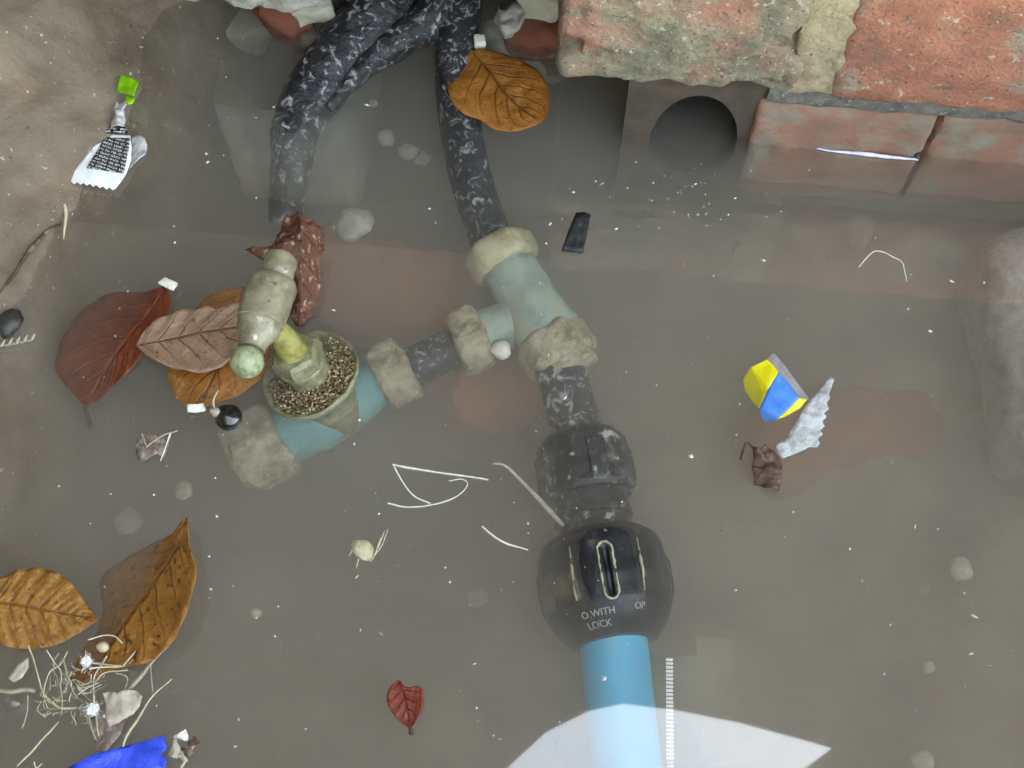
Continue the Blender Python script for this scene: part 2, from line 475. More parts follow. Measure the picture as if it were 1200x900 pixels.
# grit: every grain its own tone
m, nt, b, tc = base_mat('grit', 0.5)
g = nt.nodes.new('ShaderNodeNewGeometry')
nt.links.new(ramp(nt, g.outputs['Random Per Island'], [(0.0, (0.07, 0.04, 0.016)), (0.35, (0.19, 0.125, 0.055)), (0.7, (0.33, 0.24, 0.12)), (0.94, (0.45, 0.36, 0.21)), (1.0, (0.75, 0.68, 0.52))]), b.inputs['Base Color'])
M['grit'] = m
m, nt, b, tc = base_mat('speck', 0.5)
g = nt.nodes.new('ShaderNodeNewGeometry')
nt.links.new(ramp(nt, g.outputs['Random Per Island'], [(0.0, (0.16, 0.14, 0.11)), (0.25, (0.42, 0.39, 0.33)), (0.8, (0.62, 0.60, 0.55)), (1.0, (0.82, 0.81, 0.78))]), b.inputs['Base Color'])
M['speck'] = m


def leaf_mat(name, c_main, c_var, c_vein, n_veins=8, slant=1.6, spots=0.62, rough=0.42, vein_w=0.10, spot_c=None, vein_amt=0.75):
    m, nt, b, tc = base_mat(name, rough, 0.45)
    sep = nt.nodes.new('ShaderNodeSeparateXYZ')
    nt.links.new(tc.outputs['UV'], sep.inputs[0])
    u, v = sep.outputs[0], sep.outputs[1]
    a = math_n(nt, 'ABSOLUTE', math_n(nt, 'MULTIPLY_ADD', v, 2.0, -1.0))
    wob = math_n(nt, 'MULTIPLY_ADD', noise_tex(nt, tc.outputs['UV'], 5, 3), 0.5, -0.25)
    s = math_n(nt, 'ADD', math_n(nt, 'MULTIPLY_ADD', a, -slant, math_n(nt, 'MULTIPLY', u, n_veins)), wob)
    pp = math_n(nt, 'PINGPONG', s, 0.5)
    side = math_n(nt, 'SUBTRACT', 1.0, math_n(nt, 'DIVIDE', pp, vein_w), clamp=True)
    side = math_n(nt, 'MULTIPLY', side, math_n(nt, 'SUBTRACT', 1.1, a, clamp=True))
    mid = math_n(nt, 'SUBTRACT', 1.0, math_n(nt, 'DIVIDE', a, 0.07), clamp=True)
    vein = math_n(nt, 'MAXIMUM', side, mid)
    ob = tc.outputs['Object']
    col = mixc(nt, ramp(nt, noise_tex(nt, ob, 70, 6, 0.6, 0.4), [(0.35, (0, 0, 0)), (0.66, (1, 1, 1))]), c_main, c_var)
    col = mixc(nt, ramp(nt, noise_tex(nt, ob, 190, 7, 0.7, 0.8), [(0.50, (0, 0, 0)), (0.72, (0.8, 0.8, 0.8))]), col, tuple(min(1, x * 1.5 + 0.02) for x in c_main))
    col = mixc(nt, ramp(nt, noise_tex(nt, ob, 130, 6, 0.7, 0.5), [(0.55, (0, 0, 0)), (0.72, (0.75, 0.75, 0.75))]), col, tuple(x * 0.45 for x in c_var))
    col = mixc(nt, ramp(nt, noise_tex(nt, ob, 420, 6, 0.6), [(spots, (0, 0, 0)), (spots + 0.07, (1, 1, 1))]), col, spot_c or tuple(x * 0.35 for x in c_var))
    col = mixc(nt, math_n(nt, 'MULTIPLY', vein, vein_amt), col, c_vein)
    nt.links.new(col, b.inputs['Base Color'])
    h = math_n(nt, 'ADD', math_n(nt, 'MULTIPLY', vein, -0.8), noise_tex(nt, ob, 600, 5, 0.6))
    bump(nt, b, h, 0.8, 0.0008)
    tr = nt.nodes.new('ShaderNodeBsdfTranslucent')
    nt.links.new(col, tr.inputs['Color'])
    mx = nt.nodes.new('ShaderNodeMixShader')
    mx.inputs[0].default_value = 0.2
    out = nt.nodes['Material Output']
    nt.links.new(b.outputs[0], mx.inputs[1])
    nt.links.new(tr.outputs[0], mx.inputs[2])
    nt.links.new(mx.outputs[0], out.inputs['Surface'])
    return m


# ------------------------------------------------------------------ the setting
# far wall: a vertical plane through two points of the waterline
W1, W2 = P(895, 170, 0), P(1200, 194, 0)
WU = (W2 - W1).normalized()
WN = Vector((WU.y, -WU.x, 0))           # towards the camera
WZ = Vector((0, 0, 1))


def on_wall(px, py, off=0.0):
    """(distance along the wall, height) where a line of sight meets the wall face"""
    d = ray(px, py)
    o = W1 + WN * off
    t = (o - CAM).dot(WN) / d.dot(WN)
    q = CAM + d * t
    return (q - W1).dot(WU), q.z


def wall_pt(u, z, off=0.0):
    return W1 + WU * u + WN * off + WZ * z


def wall_block(name, u0, u1, z0, z1, o0, o1, mat, parent, **k):
    c = wall_pt((u0 + u1) / 2, (z0 + z1) / 2, (o0 + o1) / 2)
    return rough_block(name, c, (WU, -WN, WZ), (abs(u1 - u0) / 2, abs(o1 - o0) / 2, abs(z1 - z0) / 2), mat, parent, **k)


U_GAP = on_wall(880, 150)[0]
U_A0 = on_wall(652, 60, 0.006)[0]
U_A1 = on_wall(952, 60, 0.006)[0]
ZB = on_wall(1000, 118, 0.006)[1]
ZBB = on_wall(1100, 130, 0.006)[1]
ZB2 = ZBB - 0.011
print('wall: ZBB %.4f' % ZBB)
print('wall: ZB %.4f gap u %.4f A %.4f..%.4f' % (ZB, U_GAP, U_A0, U_A1))

FLOOR_Z = -0.085
# pit floor with silt humps
V, Fc = [], []
nx, ny = 110, 110
for j in range(ny + 1):
    for i in range(nx + 1):
        x, y = -0.42 + 0.84 * i / nx, -0.33 + 0.80 * j / ny
        q = Vector((x, y, 0))
        t_ = min(1.0, max(0.0, (x - y * 0.6 + 0.06) / 0.2))
        V.append((x, y, FLOOR_Z + 0.024 * t_ * t_ * (3 - 2 * t_) + 0.026 * noise.fractal(q * 14, 1, 2, 4) + 0.004 * noise.noise(q * 70)))
for j in range(ny):
    for i in range(nx):
        a = j * (nx + 1) + i
        Fc.append((a, a + 1, a + nx + 2, a + nx + 1))
tag(mesh_obj('pit_floor', V, Fc, M['silt']), 'brown silt bottom of the flooded pit', 'ground', kind='structure')

# ground around the pit
X0, X1, Y0, Y1, GZ = -0.42, 0.36, -0.30, 0.43, 0.12
V = [(-60, -60, GZ), (60, -60, GZ), (60, 60, GZ), (-60, 60, GZ), (X0, Y0, GZ), (X1, Y0, GZ), (X1, Y1, GZ), (X0, Y1, GZ)]
Fc = [(0, 1, 5, 4), (1, 2, 6, 5), (2, 3, 7, 6), (3, 0, 4, 7)]
tag(mesh_obj('ground', V, Fc, M['paving'], smooth=False, recenter=False), 'grey paving around the pit', 'ground', kind='structure')

# pit side walls, rendered concrete, as thick slabs
def slab(name, x0, x1, y0, y1, z0, z1, mat, label):
    V, Fc = rough_block_data(((x0 + x1) / 2, (y0 + y1) / 2, (z0 + z1) / 2), XYZ, ((x1 - x0) / 2, (y1 - y0) / 2, (z1 - z0) / 2), n=(20, 20, 16), rnd=0.2, amp=0.002, scale=30)
    return tag(mesh_obj(name, V, Fc, mat), label, 'wall')
slab('pit_wall', -0.50, X0, -2.0, 0.5, -0.15, 2.2, M['outer_wall'], 'tall unseen wall added for shade behind the sloping brown concrete')  # out of view, raised well above the pit to darken this side
slab('pit_wall', X1, 0.44, -0.38, 0.5, -0.15, GZ + 0.004, M['concrete'], 'rendered pit wall beside the submerged pale block')
slab('pit_wall', X0, X1, -0.38, Y0, -0.15, GZ + 0.004, M['concrete'], 'rendered pit wall facing the brick wall')

# water: a closed body of murky water with a reflecting skin
m = bpy.data.materials.new('murky_water')
m.use_nodes = True
nt = m.node_tree
nt.nodes.remove(nt.nodes['Principled BSDF'])
out = nt.nodes['Material Output']
lw = nt.nodes.new('ShaderNodeLayerWeight')
lw.inputs['Blend'].default_value = 0.5
R0 = 0.15
fres = math_n(nt, 'MULTIPLY_ADD', math_n(nt, 'POWER', lw.outputs['Facing'], 5.0), 1 - R0, R0)
tr = nt.nodes.new('ShaderNodeBsdfTransparent')
gl = nt.nodes.new('ShaderNodeBsdfGlossy')
gl.inputs['Roughness'].default_value = 0.022
mx = nt.nodes.new('ShaderNodeMixShader')
nt.links.new(fres, mx.inputs[0])
nt.links.new(tr.outputs[0], mx.inputs[1])
nt.links.new(gl.outputs[0], mx.inputs[2])
tcw = nt.nodes.new('ShaderNodeTexCoord')
scum = ramp(nt, noise_tex(nt, tcw.outputs['Object'], 13, 5, 0.6, 0.6), [(0.42, (0, 0, 0)), (0.75, (0.035, 0.035, 0.035))])
dusty = ramp(nt, noise_tex(nt, tcw.outputs['Object'], 800, 3, 0.6), [(0.70, (0, 0, 0)), (0.76, (0.30, 0.30, 0.30))])
dz = ramp(nt, noise_tex(nt, tcw.outputs['Object'], 22, 3, 0.6), [(0.52, (0, 0, 0)), (0.66, (1, 1, 1))])
fs = math_n(nt, 'ADD', scum, math_n(nt, 'MULTIPLY', dusty, dz))
df = nt.nodes.new('ShaderNodeBsdfDiffuse')
df.inputs['Color'].default_value = (0.38, 0.36, 0.33, 1)
mx2 = nt.nodes.new('ShaderNodeMixShader')
nt.links.new(fs, mx2.inputs[0])
nt.links.new(mx.outputs[0], mx2.inputs[1])
nt.links.new(df.outputs[0], mx2.inputs[2])
nt.links.new(mx2.outputs[0], out.inputs['Surface'])
pv = nt.nodes.new('ShaderNodeVolumePrincipled')
pv.inputs['Color'].default_value = (0.80, 0.75, 0.665, 1)
pv.inputs['Density'].default_value = 18.0
pv.inputs['Anisotropy'].default_value = 0.2
nt.links.new(pv.outputs[0], out.inputs['Volume'])
M['water'] = m
bx = [(x, y, z) for z in (-0.14, 0.0) for (x, y) in ((-0.45, -0.33), (0.39, -0.33), (0.39, 0.46), (-0.45, 0.46))]
tag(mesh_obj('water', bx, [(3, 2, 1, 0), (4, 5, 6, 7), (0, 1, 5, 4), (1, 2, 6, 5), (2, 3, 7, 6), (3, 0, 4, 7)], M['water'], smooth=False),
    'murky grey brown water filling the pit', 'water', kind='structure')

# ------------------------------------------------------------------ brick wall on the far side, running up beyond the frame
wall = thing('brick_wall', wall_pt(0, -0.12), 'weathered red brick wall standing over the flooded pit', 'wall')
ZT = ZB + 0.066
# unseen wall top, its dip between raked sides shaped to mirror a sky patch
top = []
for (px, py) in ((560, 935), (600, 895), (640, 858), (690, 833), (730, 825), (790, 832), (870, 848), (940, 867), (1000, 884)):
    q = P(px, py, 0)
    d = ray(px, py)
    d.z = -d.z
    t = (W1 - q).dot(WN) / d.dot(WN)
    h = q + d * t
    top.append(((h - W1).dot(WU), h.z))
print('skyline', [(round(a, 2), round(c, 2)) for a, c in top])
u_r = top[-1][0]
poly = [(-2.4, ZT + 0.002), (-2.4, top[0][1] + 1.2)] + top + [(u_r + 0.085, top[-1][1] + 0.10), (u_r + 0.087, top[-1][1] + 1.0), (2.6, top[-1][1] + 1.4), (2.6, ZT + 0.002)]
tops = poly[1:-1]
V, Fc = [], []
for (u, z) in tops:
    V += [wall_pt(u, ZT + 0.002, 0.0), wall_pt(u, z, 0.0), wall_pt(u, z, -0.10), wall_pt(u, ZT + 0.002, -0.10)]
for i in range(len(tops) - 1):
    a, c = 4 * i, 4 * i + 4
    Fc += [(a, c, c + 1, a + 1), (a + 1, c + 1, c + 2, a + 2), (a + 2, c + 2, c + 3, a + 3), (a + 3, c + 3, c, a)]
mesh_obj('wall_body', V, Fc, M['outer_wall'], wall, smooth=False)
# courses in view
wall_block('brick', U_A0, U_A1, ZB, ZT, -0.09, 0.007, M['brick_mortared'], wall, n=(60, 30, 44), rnd=0.16, amp=0.0015, scale=90, seed=3, chip=0.009)
wall_block('brick', U_A1 + 0.009, U_A1 + 0.224, ZBB, ZT, -0.09, 0.006, M['brick'], wall, n=(60, 24, 26), rnd=0.12, amp=0.0011, scale=80, seed=8, chip=0.003)
wall_block('mortar_joint', U_A1 - 0.006, U_A1 + 0.014, ZB + 0.001, ZT - 0.001, -0.085, 0.0052, M['mortar_yellow'], wall, n=(14, 16, 40), rnd=0.1, amp=0.0012, scale=110, seed=4)
wall_block('mortar_bed', U_GAP + 0.002, U_GAP + 0.45, ZB2 - 0.001, ZB + 0.003, -0.09, 0.001, M['mortar'], wall, n=(90, 12, 6), rnd=0.3, amp=0.0013, scale=160, seed=5)
U_L = on_wall(1063, 215)[0]
wall_block('brick', U_GAP, U_L, ZB2 - 0.066, ZB2, -0.09, 0.0, M['brick_low'], wall, n=(40, 16, 24), rnd=0.06, amp=0.0010, scale=80, seed=11, chip=0.002)
wall_block('brick', U_L + 0.0012, U_L + 0.215, ZB2 - 0.066, ZB2, -0.09, -0.0005, M['brick_low'], wall, n=(54, 16, 24), rnd=0.06, amp=0.0010, scale=80, seed=12, chip=0.002)
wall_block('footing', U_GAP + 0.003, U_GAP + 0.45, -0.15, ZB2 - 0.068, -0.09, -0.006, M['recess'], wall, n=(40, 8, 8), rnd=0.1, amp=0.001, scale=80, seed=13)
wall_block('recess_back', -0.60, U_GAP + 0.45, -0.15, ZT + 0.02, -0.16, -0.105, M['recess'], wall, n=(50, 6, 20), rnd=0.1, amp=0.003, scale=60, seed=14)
# stones closing the recess on its open side
u0, z0 = on_wall(205, 6, -0.02)
u1, _ = on_wall(378, 4, -0.02)
wall_block('lintel_stone', u0, u1, z0, ZT + 0.02, -0.10, -0.02, M['pale_stone'], wall, n=(30, 10, 16), rnd=0.15, amp=0.0022, scale=110, seed=15)
u2, _ = on_wall(205, 60, -0.02)
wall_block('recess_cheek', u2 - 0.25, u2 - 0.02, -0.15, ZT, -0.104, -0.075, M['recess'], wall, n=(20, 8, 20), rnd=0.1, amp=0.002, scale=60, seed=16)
# mouth of a duct in the recess, a shallow pocket coloured black for unlit depth, with the cheek brick beside it
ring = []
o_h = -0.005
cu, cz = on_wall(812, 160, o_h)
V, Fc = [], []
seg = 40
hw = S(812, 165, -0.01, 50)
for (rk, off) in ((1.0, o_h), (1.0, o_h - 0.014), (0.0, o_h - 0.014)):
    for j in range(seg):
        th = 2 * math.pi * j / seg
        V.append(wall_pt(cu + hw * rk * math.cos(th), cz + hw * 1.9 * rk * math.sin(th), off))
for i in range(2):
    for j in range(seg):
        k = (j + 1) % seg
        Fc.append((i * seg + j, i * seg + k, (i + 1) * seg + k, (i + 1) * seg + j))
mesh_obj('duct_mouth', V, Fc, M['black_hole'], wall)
# plate of brown brickwork round the duct: a panel with the mouth cut out
pu0, pu1 = on_wall(728, 165, o_h)[0], U_GAP + 0.02
V, Fc = [], []
for j in range(seg):
    th = 2 * math.pi * j / seg
    V.append(wall_pt(cu + hw * math.cos(th), cz + hw * 1.9 * math.sin(th), o_h))
for j in range(seg):
    th = 2 * math.pi * j / seg
    k = 1 / max(abs(math.cos(th)), abs(math.sin(th)))
    uu = cu + ((pu1 - cu) if math.cos(th) > 0 else (cu - pu0)) * math.cos(th) * k
    zz = cz + 0.085 * math.sin(th) * k
    V.append(wall_pt(uu, zz, o_h))
for j in range(seg):
    k = (j + 1) % seg
    Fc.append((j, k, seg + k, seg + j))
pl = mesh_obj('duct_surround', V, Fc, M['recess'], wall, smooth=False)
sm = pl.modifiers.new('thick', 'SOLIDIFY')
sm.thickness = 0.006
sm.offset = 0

# ------------------------------------------------------------------ sloping concrete on the other side
line = catmull([P(330, -190), P(262, -60), P(215, -5), P(190, 40), P(172, 90), P(132, 160), P(88, 225), P(52, 275), P(22, 345), P(-10, 430), P(-60, 560), P(-120, 720), P(-160, 900), P(-180, 1040)], 120)
V, Fc = [], []
prof = [(-0.075, -0.12), (-0.045, -0.07), (-0.022, -0.03), (-0.010, -0.011), (0.0, 0.0), (0.012, 0.009), (0.025, 0.019), (0.045, 0.034), (0.062, 0.050), (0.072, 0.063), (0.085, 0.085), (0.12, 0.10), (0.25, 0.12)]
pd = []
for (a0, z0_), (a1, z1_) in zip(prof, prof[1:]):
    k = max(1, int((a1 - a0) / 0.002))
    pd += [(a0 + (a1 - a0) * i / k, z0_ + (z1_ - z0_) * i / k) for i in range(k)]
pd.append(prof[-1])
out_dir = Vector((-0.87, 0.42, 0)).normalized()
mw = len(pd)
for i, c in enumerate(line):
    for (a, z) in pd:
        q = Vector((c.x, c.y, 0)) + out_dir * a
        z2 = z + 0.0045 * noise.fractal(q * 32 + Vector((4, 0, 0)), 1, 2, 4) + 0.0011 * noise.noise(q * 230)
        q += out_dir * 0.006 * noise.fractal(Vector((c.x, c.y, z)) * 30, 1, 2, 3)
        V.append((q.x, q.y, z2))
for i in range(len(line) - 1):
    for j in range(mw - 1):
        Fc.append((i * mw + j, (i + 1) * mw + j, (i + 1) * mw + j + 1, i * mw + j + 1))
tag(mesh_obj('concrete_bank', V, Fc, M['concrete'], angle=60), 'sloping brown concrete bank dipping into the murky water', 'wall')

# ------------------------------------------------------------------ rubble lying under the water
def rubble(name, px, py, z, w, h, d, yaw, mat, label, cat, seed, tilt=0.0, group=None):
    c = P(px, py, z)
    o = rough_block(name, c, turned(math.radians(yaw), tilt, tilt * 0.6), (w / 2, h / 2, d / 2), mat, n=(16, 12, 8), rnd=0.7, amp=0.005, scale=45, seed=seed, chip=0.006)
    return tag(o, label, cat, group)

rubble('submerged_block', 1218, 418, -0.031, 0.046, 0.096, 0.05, 4, M['pale_stone'], 'pale pinkish stone block standing upright under the water', 'stone', 21)
rubble('brick_piece', 582, 455, -0.060, 0.05, 0.034, 0.04, 20, M['rubble_red'], 'orange brick piece sunk below the tee fitting', 'brick', 22, 0.2)
rubble('brick_piece', 450, 345, -0.064, 0.075, 0.045, 0.04, -12, M['rubble_red'], 'reddish brick piece sunk between stopcock and tee', 'brick', 23, 0.1)
rubble('brick_piece', 980, 515, -0.072, 0.085, 0.036, 0.04, 12, M['rubble_red'], 'dull red brick piece sunk beneath the yellow and blue wrapper', 'brick', 24, 0.15)
rubble('stone_piece', 275, 36, -0.030, 0.040, 0.018, 0.03, -6, M['rubble_grey'], 'greenish yellow stone sunk under the pale lintel stone', 'stone', 26, 0.1)
rubble('brick_piece', 330, 22, -0.004, 0.026, 0.016, 0.03, -38, M['rubble_brown'], 'dark red brick corner jutting out under the lintel stone', 'brick', 27, 0.1)
rubble('stone_piece', 362, 18, 0.004, 0.017, 0.010, 0.014, 10, M['rubble_grey'], 'small grey stone wedged against the black wrapped pipe', 'stone', 28, 0.2)
rubble('stone_piece', 592, 22, 0.006, 0.016, 0.014, 0.016, 20, M['pale_stone'], 'crusted pale stone wedged beside the upright black pipe', 'stone', 29, 0.3)
rubble('stone_piece', 636, 8, 0.012, 0.016, 0.012, 0.014, -10, M['rubble_grey'], 'cream stone lodged against the end of the mortared brick', 'stone', 30, 0.2)
rubble('brick_piece', 632, 48, -0.012, 0.024, 0.022, 0.04, 10, M['rubble_brown'], 'brown brick lump in the gap beside the mortared brick', 'brick', 31, 0.1)
rubble('stone_piece', 600, 60, -0.020, 0.028, 0.026, 0.03, 0, M['rubble_grey'], 'grey stone sunk behind the round orange leaf', 'stone', 32, 0.2)

peb = [(415, 262, 24, -0.024), (452, 161, 13, -0.030), (478, 178, 11, -0.033), (494, 186, 9, -0.036), (437, 121, 7, -0.03), (645, 88, 12, -0.034), (1125, 667, 15, -0.026), (1092, 692, 15, -0.055),
       (1088, 782, 8, -0.035), (1082, 893, 14, -0.03), (300, 718, 7, -0.025), (170, 240, 16, -0.055), (1008, 268, 20, -0.060), (150, 612, 18, -0.055), (215, 575, 11, -0.035), (560, 700, 14, -0.06)]
cl = ('small pale pebble in the cluster between the two black pipes', 'pebbles between the black pipes')
fp = ('faint deep pebble between the golden leaf and the stopcock', 'faint pebbles near the golden leaf')
op = ('small pale pebble in open silt beyond the cable tie', 'small pebbles in open silt')
PEB_LABELS = [('large cream pebble under water between the two black pipes', None), cl, cl, cl, cl, ('pale pebble under water beside the round orange leaf', None), ('whitest pebble in the open silt, well away from the pipes', None), ('faint deep pebble close beside the whitest pebble', None),
              op, op, ('tiny pale pebble in open water near the golden leaf', None), ('faint deep pebble below the foil sweet wrapper', None), ('large faint pebble next to the hooked pale thread', None), fp, fp, ('faint deep pebble between small red leaf and coupling', None)]
for i, (px, py, r, z) in enumerate(peb):
    o = pebble('pebble', P(px, py, z), S(px, py, z, r), M['pebble'], i + 3)
    lab, grp = PEB_LABELS[i]
    tag(o, lab, 'pebble', grp)
tag(rough_block('stone_chip', P(562, 49, 0.001), turned(0.1, 0.1, 0.1), (S(562, 49, 0, 7),) * 3, M['white_chip'], n=(5, 5, 5), rnd=0.3, amp=0.0004, scale=200), 'small square white chip beside the round orange leaf', 'stone')
tag(pebble('dark_stone', P(10, 379, 0.0), S(10, 379, 0, 19), M['pebble_dark'], 72, 0.6, 0.3), 'wet black stone at the foot of the concrete bank', 'stone')

# ------------------------------------------------------------------ pipes and fittings
# wrapped black pipe
tube_pts = [P(334, 262, -0.020), P(338, 225, -0.014), P(342, 180, -0.010), P(360, 120, -0.008), P(402, 64, -0.006), P(438, 22, -0.004), P(470, -40, 0.0), P(500, -110, 0.0)]
px_m = S(400, 100, 0, 1)
wp = thing('wrapped_pipe', P(338, 225, -0.03), 'thick black tape-wrapped pipe bending towards the brick wall, flecked with lime', 'pipe')
tube('pipe', tube_pts, [19 * px_m, 20 * px_m, 22 * px_m, 32 * px_m, 44 * px_m, 52 * px_m, 50 * px_m, 46 * px_m], M['bitumen'], wp, n=90, seg=40, lump=0.16, lscale=70, seed=2)
tube('tape_flap', [P(385, 128, -0.004), P(415, 92, -0.003), P(445, 62, -0.003), P(478, 40, -0.003), P(505, 26, -0.002), P(535, 14, 0.0)], [5 * px_m, 16 * px_m, 26 * px_m, 30 * px_m, 32 * px_m, 30 * px_m], M['bitumen'], wp, n=50, seg=24, lump=0.2, lscale=90, seed=4)
# upright black pipe
pz = [(548, -70, 0.008), (540, 10, 0.002), (534, 70, -0.004), (537, 130, -0.009), (551, 205, -0.013), (573, 275, -0.0165), (585, 305, -0.017)]
r_t = 0.0085
tag(tube('pipe', [P(*p) for p in pz], [r_t], M['dull_pipe'], n=70, seg=32, lump=0.02, lscale=100, seed=5),
    'smooth black pipe rising from the tee fitting under the round orange leaf', 'pipe')

# tee fitting
ZT_F = -0.017
A, B = P(578, 284, ZT_F), P(668, 436, ZT_F - 0.001)
axis = (B - A).normalized()
L = (B - A).length
tee = thing('tee_fitting', (A + B) / 2 - Vector((0, 0, 0.015)), 'verdigris brass tee fitting joining three black pipes', 'pipe fitting')
k = L / 176.0            # metres per pixel along the run
kr = S(620, 360, -0.02, 1)
lathe('body', A, axis, densify([(34 * k, 30 * kr), (42 * k, 33 * kr), (70 * k, 34 * kr), (104 * k, 38 * kr), (126 * k, 40 * kr), (138 * k, 36 * kr)], 0.002), M['verdigris'], tee, seg=40, rough=0.0006)
lathe('union_nut', A, axis, densify([(2 * k, 26 * kr), (4 * k, 38 * kr), (10 * k, 43 * kr), (30 * k, 43 * kr), (37 * k, 39 * kr), (37.5 * k, 30 * kr)], 0.0012), M['brass_dirty'], tee, seg=66, rf=hexed(0.2), angle=50, rough=0.0005)
lathe('union_nut', A, axis, densify([(126 * k, 28 * kr), (127 * k, 40 * kr), (133 * k, 45 * kr), (158 * k, 45 * kr), (166 * k, 39 * kr), (168 * k, 26 * kr)], 0.0012), M['brass_scaled'], tee, seg=66, rf=hexed(0.2), angle=50, rough=0.0010)
lathe('collar', A, axis, densify([(164 * k, 27 * kr), (165 * k, 36 * kr), (176 * k, 35 * kr), (180 * k, 28 * kr)], 0.002), M['brass_scaled'], tee, seg=28, rough=0.0008)
BR0, BR1 = P(612, 372, ZT_F - 0.002), P(458, 442, -0.020)
bd = (BR1 - BR0).normalized()
Lb = (BR1 - BR0).length
kb = Lb / math.hypot(154, 70)
lathe('branch', BR0, bd, densify([(0, 26 * kr), (38 * kb, 28 * kr), (56 * kb, 30 * kr)], 0.002), M['verdigris'], tee, seg=28, rough=0.0006)
lathe('union_nut', BR0, bd, densify([(50 * kb, 26 * kr), (51 * kb, 36 * kr), (55 * kb, 40 * kr), (82 * kb, 40 * kr), (87 * kb, 36 * kr), (88 * kb, 24 * kr)], 0.0012), M['brass_scaled'], tee, seg=66, rf=hexed(0.2), angle=50, rough=0.0010)
tag(pebble('grit_lump', P(588, 410, -0.012), S(588, 410, -0.012, 12), M['white_chip'], 81, 0.6, 0.3), 'cream grit lump caught in the crook of the tee fitting', 'stone')
# pipe stub between tee and stopcock
tag(tube('pipe', [BR0 + bd * 80 * kb, BR0 + bd * 150 * kb], [24 * kr], M['dull_pipe'], n=10, seg=28, seed=6), 'short black pipe stub between stopcock and tee', 'pipe')

# stopcock
SB0, SB1 = P(480, 428, -0.021), P(258, 552, -0.032)
sd = (SB1 - SB0).normalized()
Ls = (SB1 - SB0).length
ks = Ls / math.hypot(222, 124)
K = P(366, 441, 0.000)
H = P(309, 366, 0.040)
ax = (H - K).normalized()
cock = thing('stopcock', K - Vector((0, 0, 0.045)), 'corroded brass stopcock with crutch handle, grit lying in its collar', 'valve')
lathe('body', SB0, sd, densify([(36 * ks, 27 * kr), (60 * ks, 29 * kr), (90 * ks, 36 * kr), (125 * ks, 40 * kr), (155 * ks, 36 * kr), (185 * ks, 30 * kr)], 0.002), M['teal'], cock, seg=36, rough=0.0006)
lathe('union_nut', SB0, sd, densify([(0, 24 * kr), (1 * ks, 36 * kr), (5 * ks, 41 * kr), (36 * ks, 41 * kr), (42 * ks, 37 * kr), (43 * ks, 24 * kr)], 0.0012), M['brass_scaled'], cock, seg=66, rf=hexed(0.2), angle=50, rough=0.0010)
lathe('union_nut', SB0, sd, densify([(168 * ks, 30 * kr), (170 * ks, 44 * kr), (176 * ks, 49 * kr), (222 * ks, 48 * kr), (234 * ks, 40 * kr), (236 * ks, 26 * kr)], 0.0012), M['brass_scaled'], cock, seg=66, rf=hexed(0.2), angle=50, rough=0.0010)
mm = 0.001
lathe('bonnet', K, ax, densify([(-30 * mm, 10 * mm), (-12 * mm, 10.5 * mm), (-5 * mm, 14 * mm), (-1 * mm, 17.6 * mm), (1.6 * mm, 18.6 * mm), (2.6 * mm, 18.4 * mm), (2.4 * mm, 17.4 * mm), (0.0, 15.6 * mm), (-1.6 * mm, 10 * mm), (-1.0 * mm, 7 * mm)], 0.0015), M['gland'], cock, seg=56, rough=0.0005)
lathe('neck', K, ax, densify([(-2 * mm, 8.4 * mm), (4 * mm, 8.0 * mm), (8 * mm, 7.8 * mm), (8.6 * mm, 9.2 * mm), (10.4 * mm, 9.4 * mm), (11 * mm, 8.6 * mm)], 0.0015), M['gland'], cock, seg=40, rough=0.0004)
lathe('gland_nut', K, ax, [(10.6 * mm, 8 * mm), (11 * mm, 9.4 * mm), (12 * mm, 10.0 * mm), (16.0 * mm, 9.8 * mm), (17.5 * mm, 8.4 * mm), (17.7 * mm, 6 * mm)], M['gland'], cock, seg=6, angle=25, rough=0.0005)
LA = (H - K).length
print('stopcock axis length', LA)
lathe('spindle', K, ax, densify([(16 * mm, 5.8 * mm), (19 * mm, 5.6 * mm), (24 * mm, 4.8 * mm), (30 * mm, 4.0 * mm), (LA, 3.6 * mm)], 0.002), M['spindle'], cock, seg=28, rough=0.0003)
E1, E2 = P(331, 300, 0.040), P(284, 440, 0.041)
hd = (E2 - E1).normalized()
kh = (E2 - E1).length / math.hypot(47, 140)
khr = S(308, 366, 0.04, 1)
hp = [(0, 10), (1, 18), (4, 20), (24, 20), (28, 17), (31, 18), (32, 27), (35, 29), (60, 29.5), (84, 28), (85, 26), (94, 25), (104, 19), (110, 16), (116, 16)]
handle = lathe('handle', E1, hd, densify([(a * kh, r * khr) for a, r in hp], 0.0015), M['handle_metal'], cock, seg=36, rough=0.0003)
bp = [(113 + 18 - 18 * math.cos(math.pi * i / 14), max(0.5, 20 * math.sin(math.pi * i / 14))) for i in range(15)]
lathe('ball_end', E1, hd, [(a * kh, r * khr) for a, r in bp], M['handle_ball'], handle, seg=32)

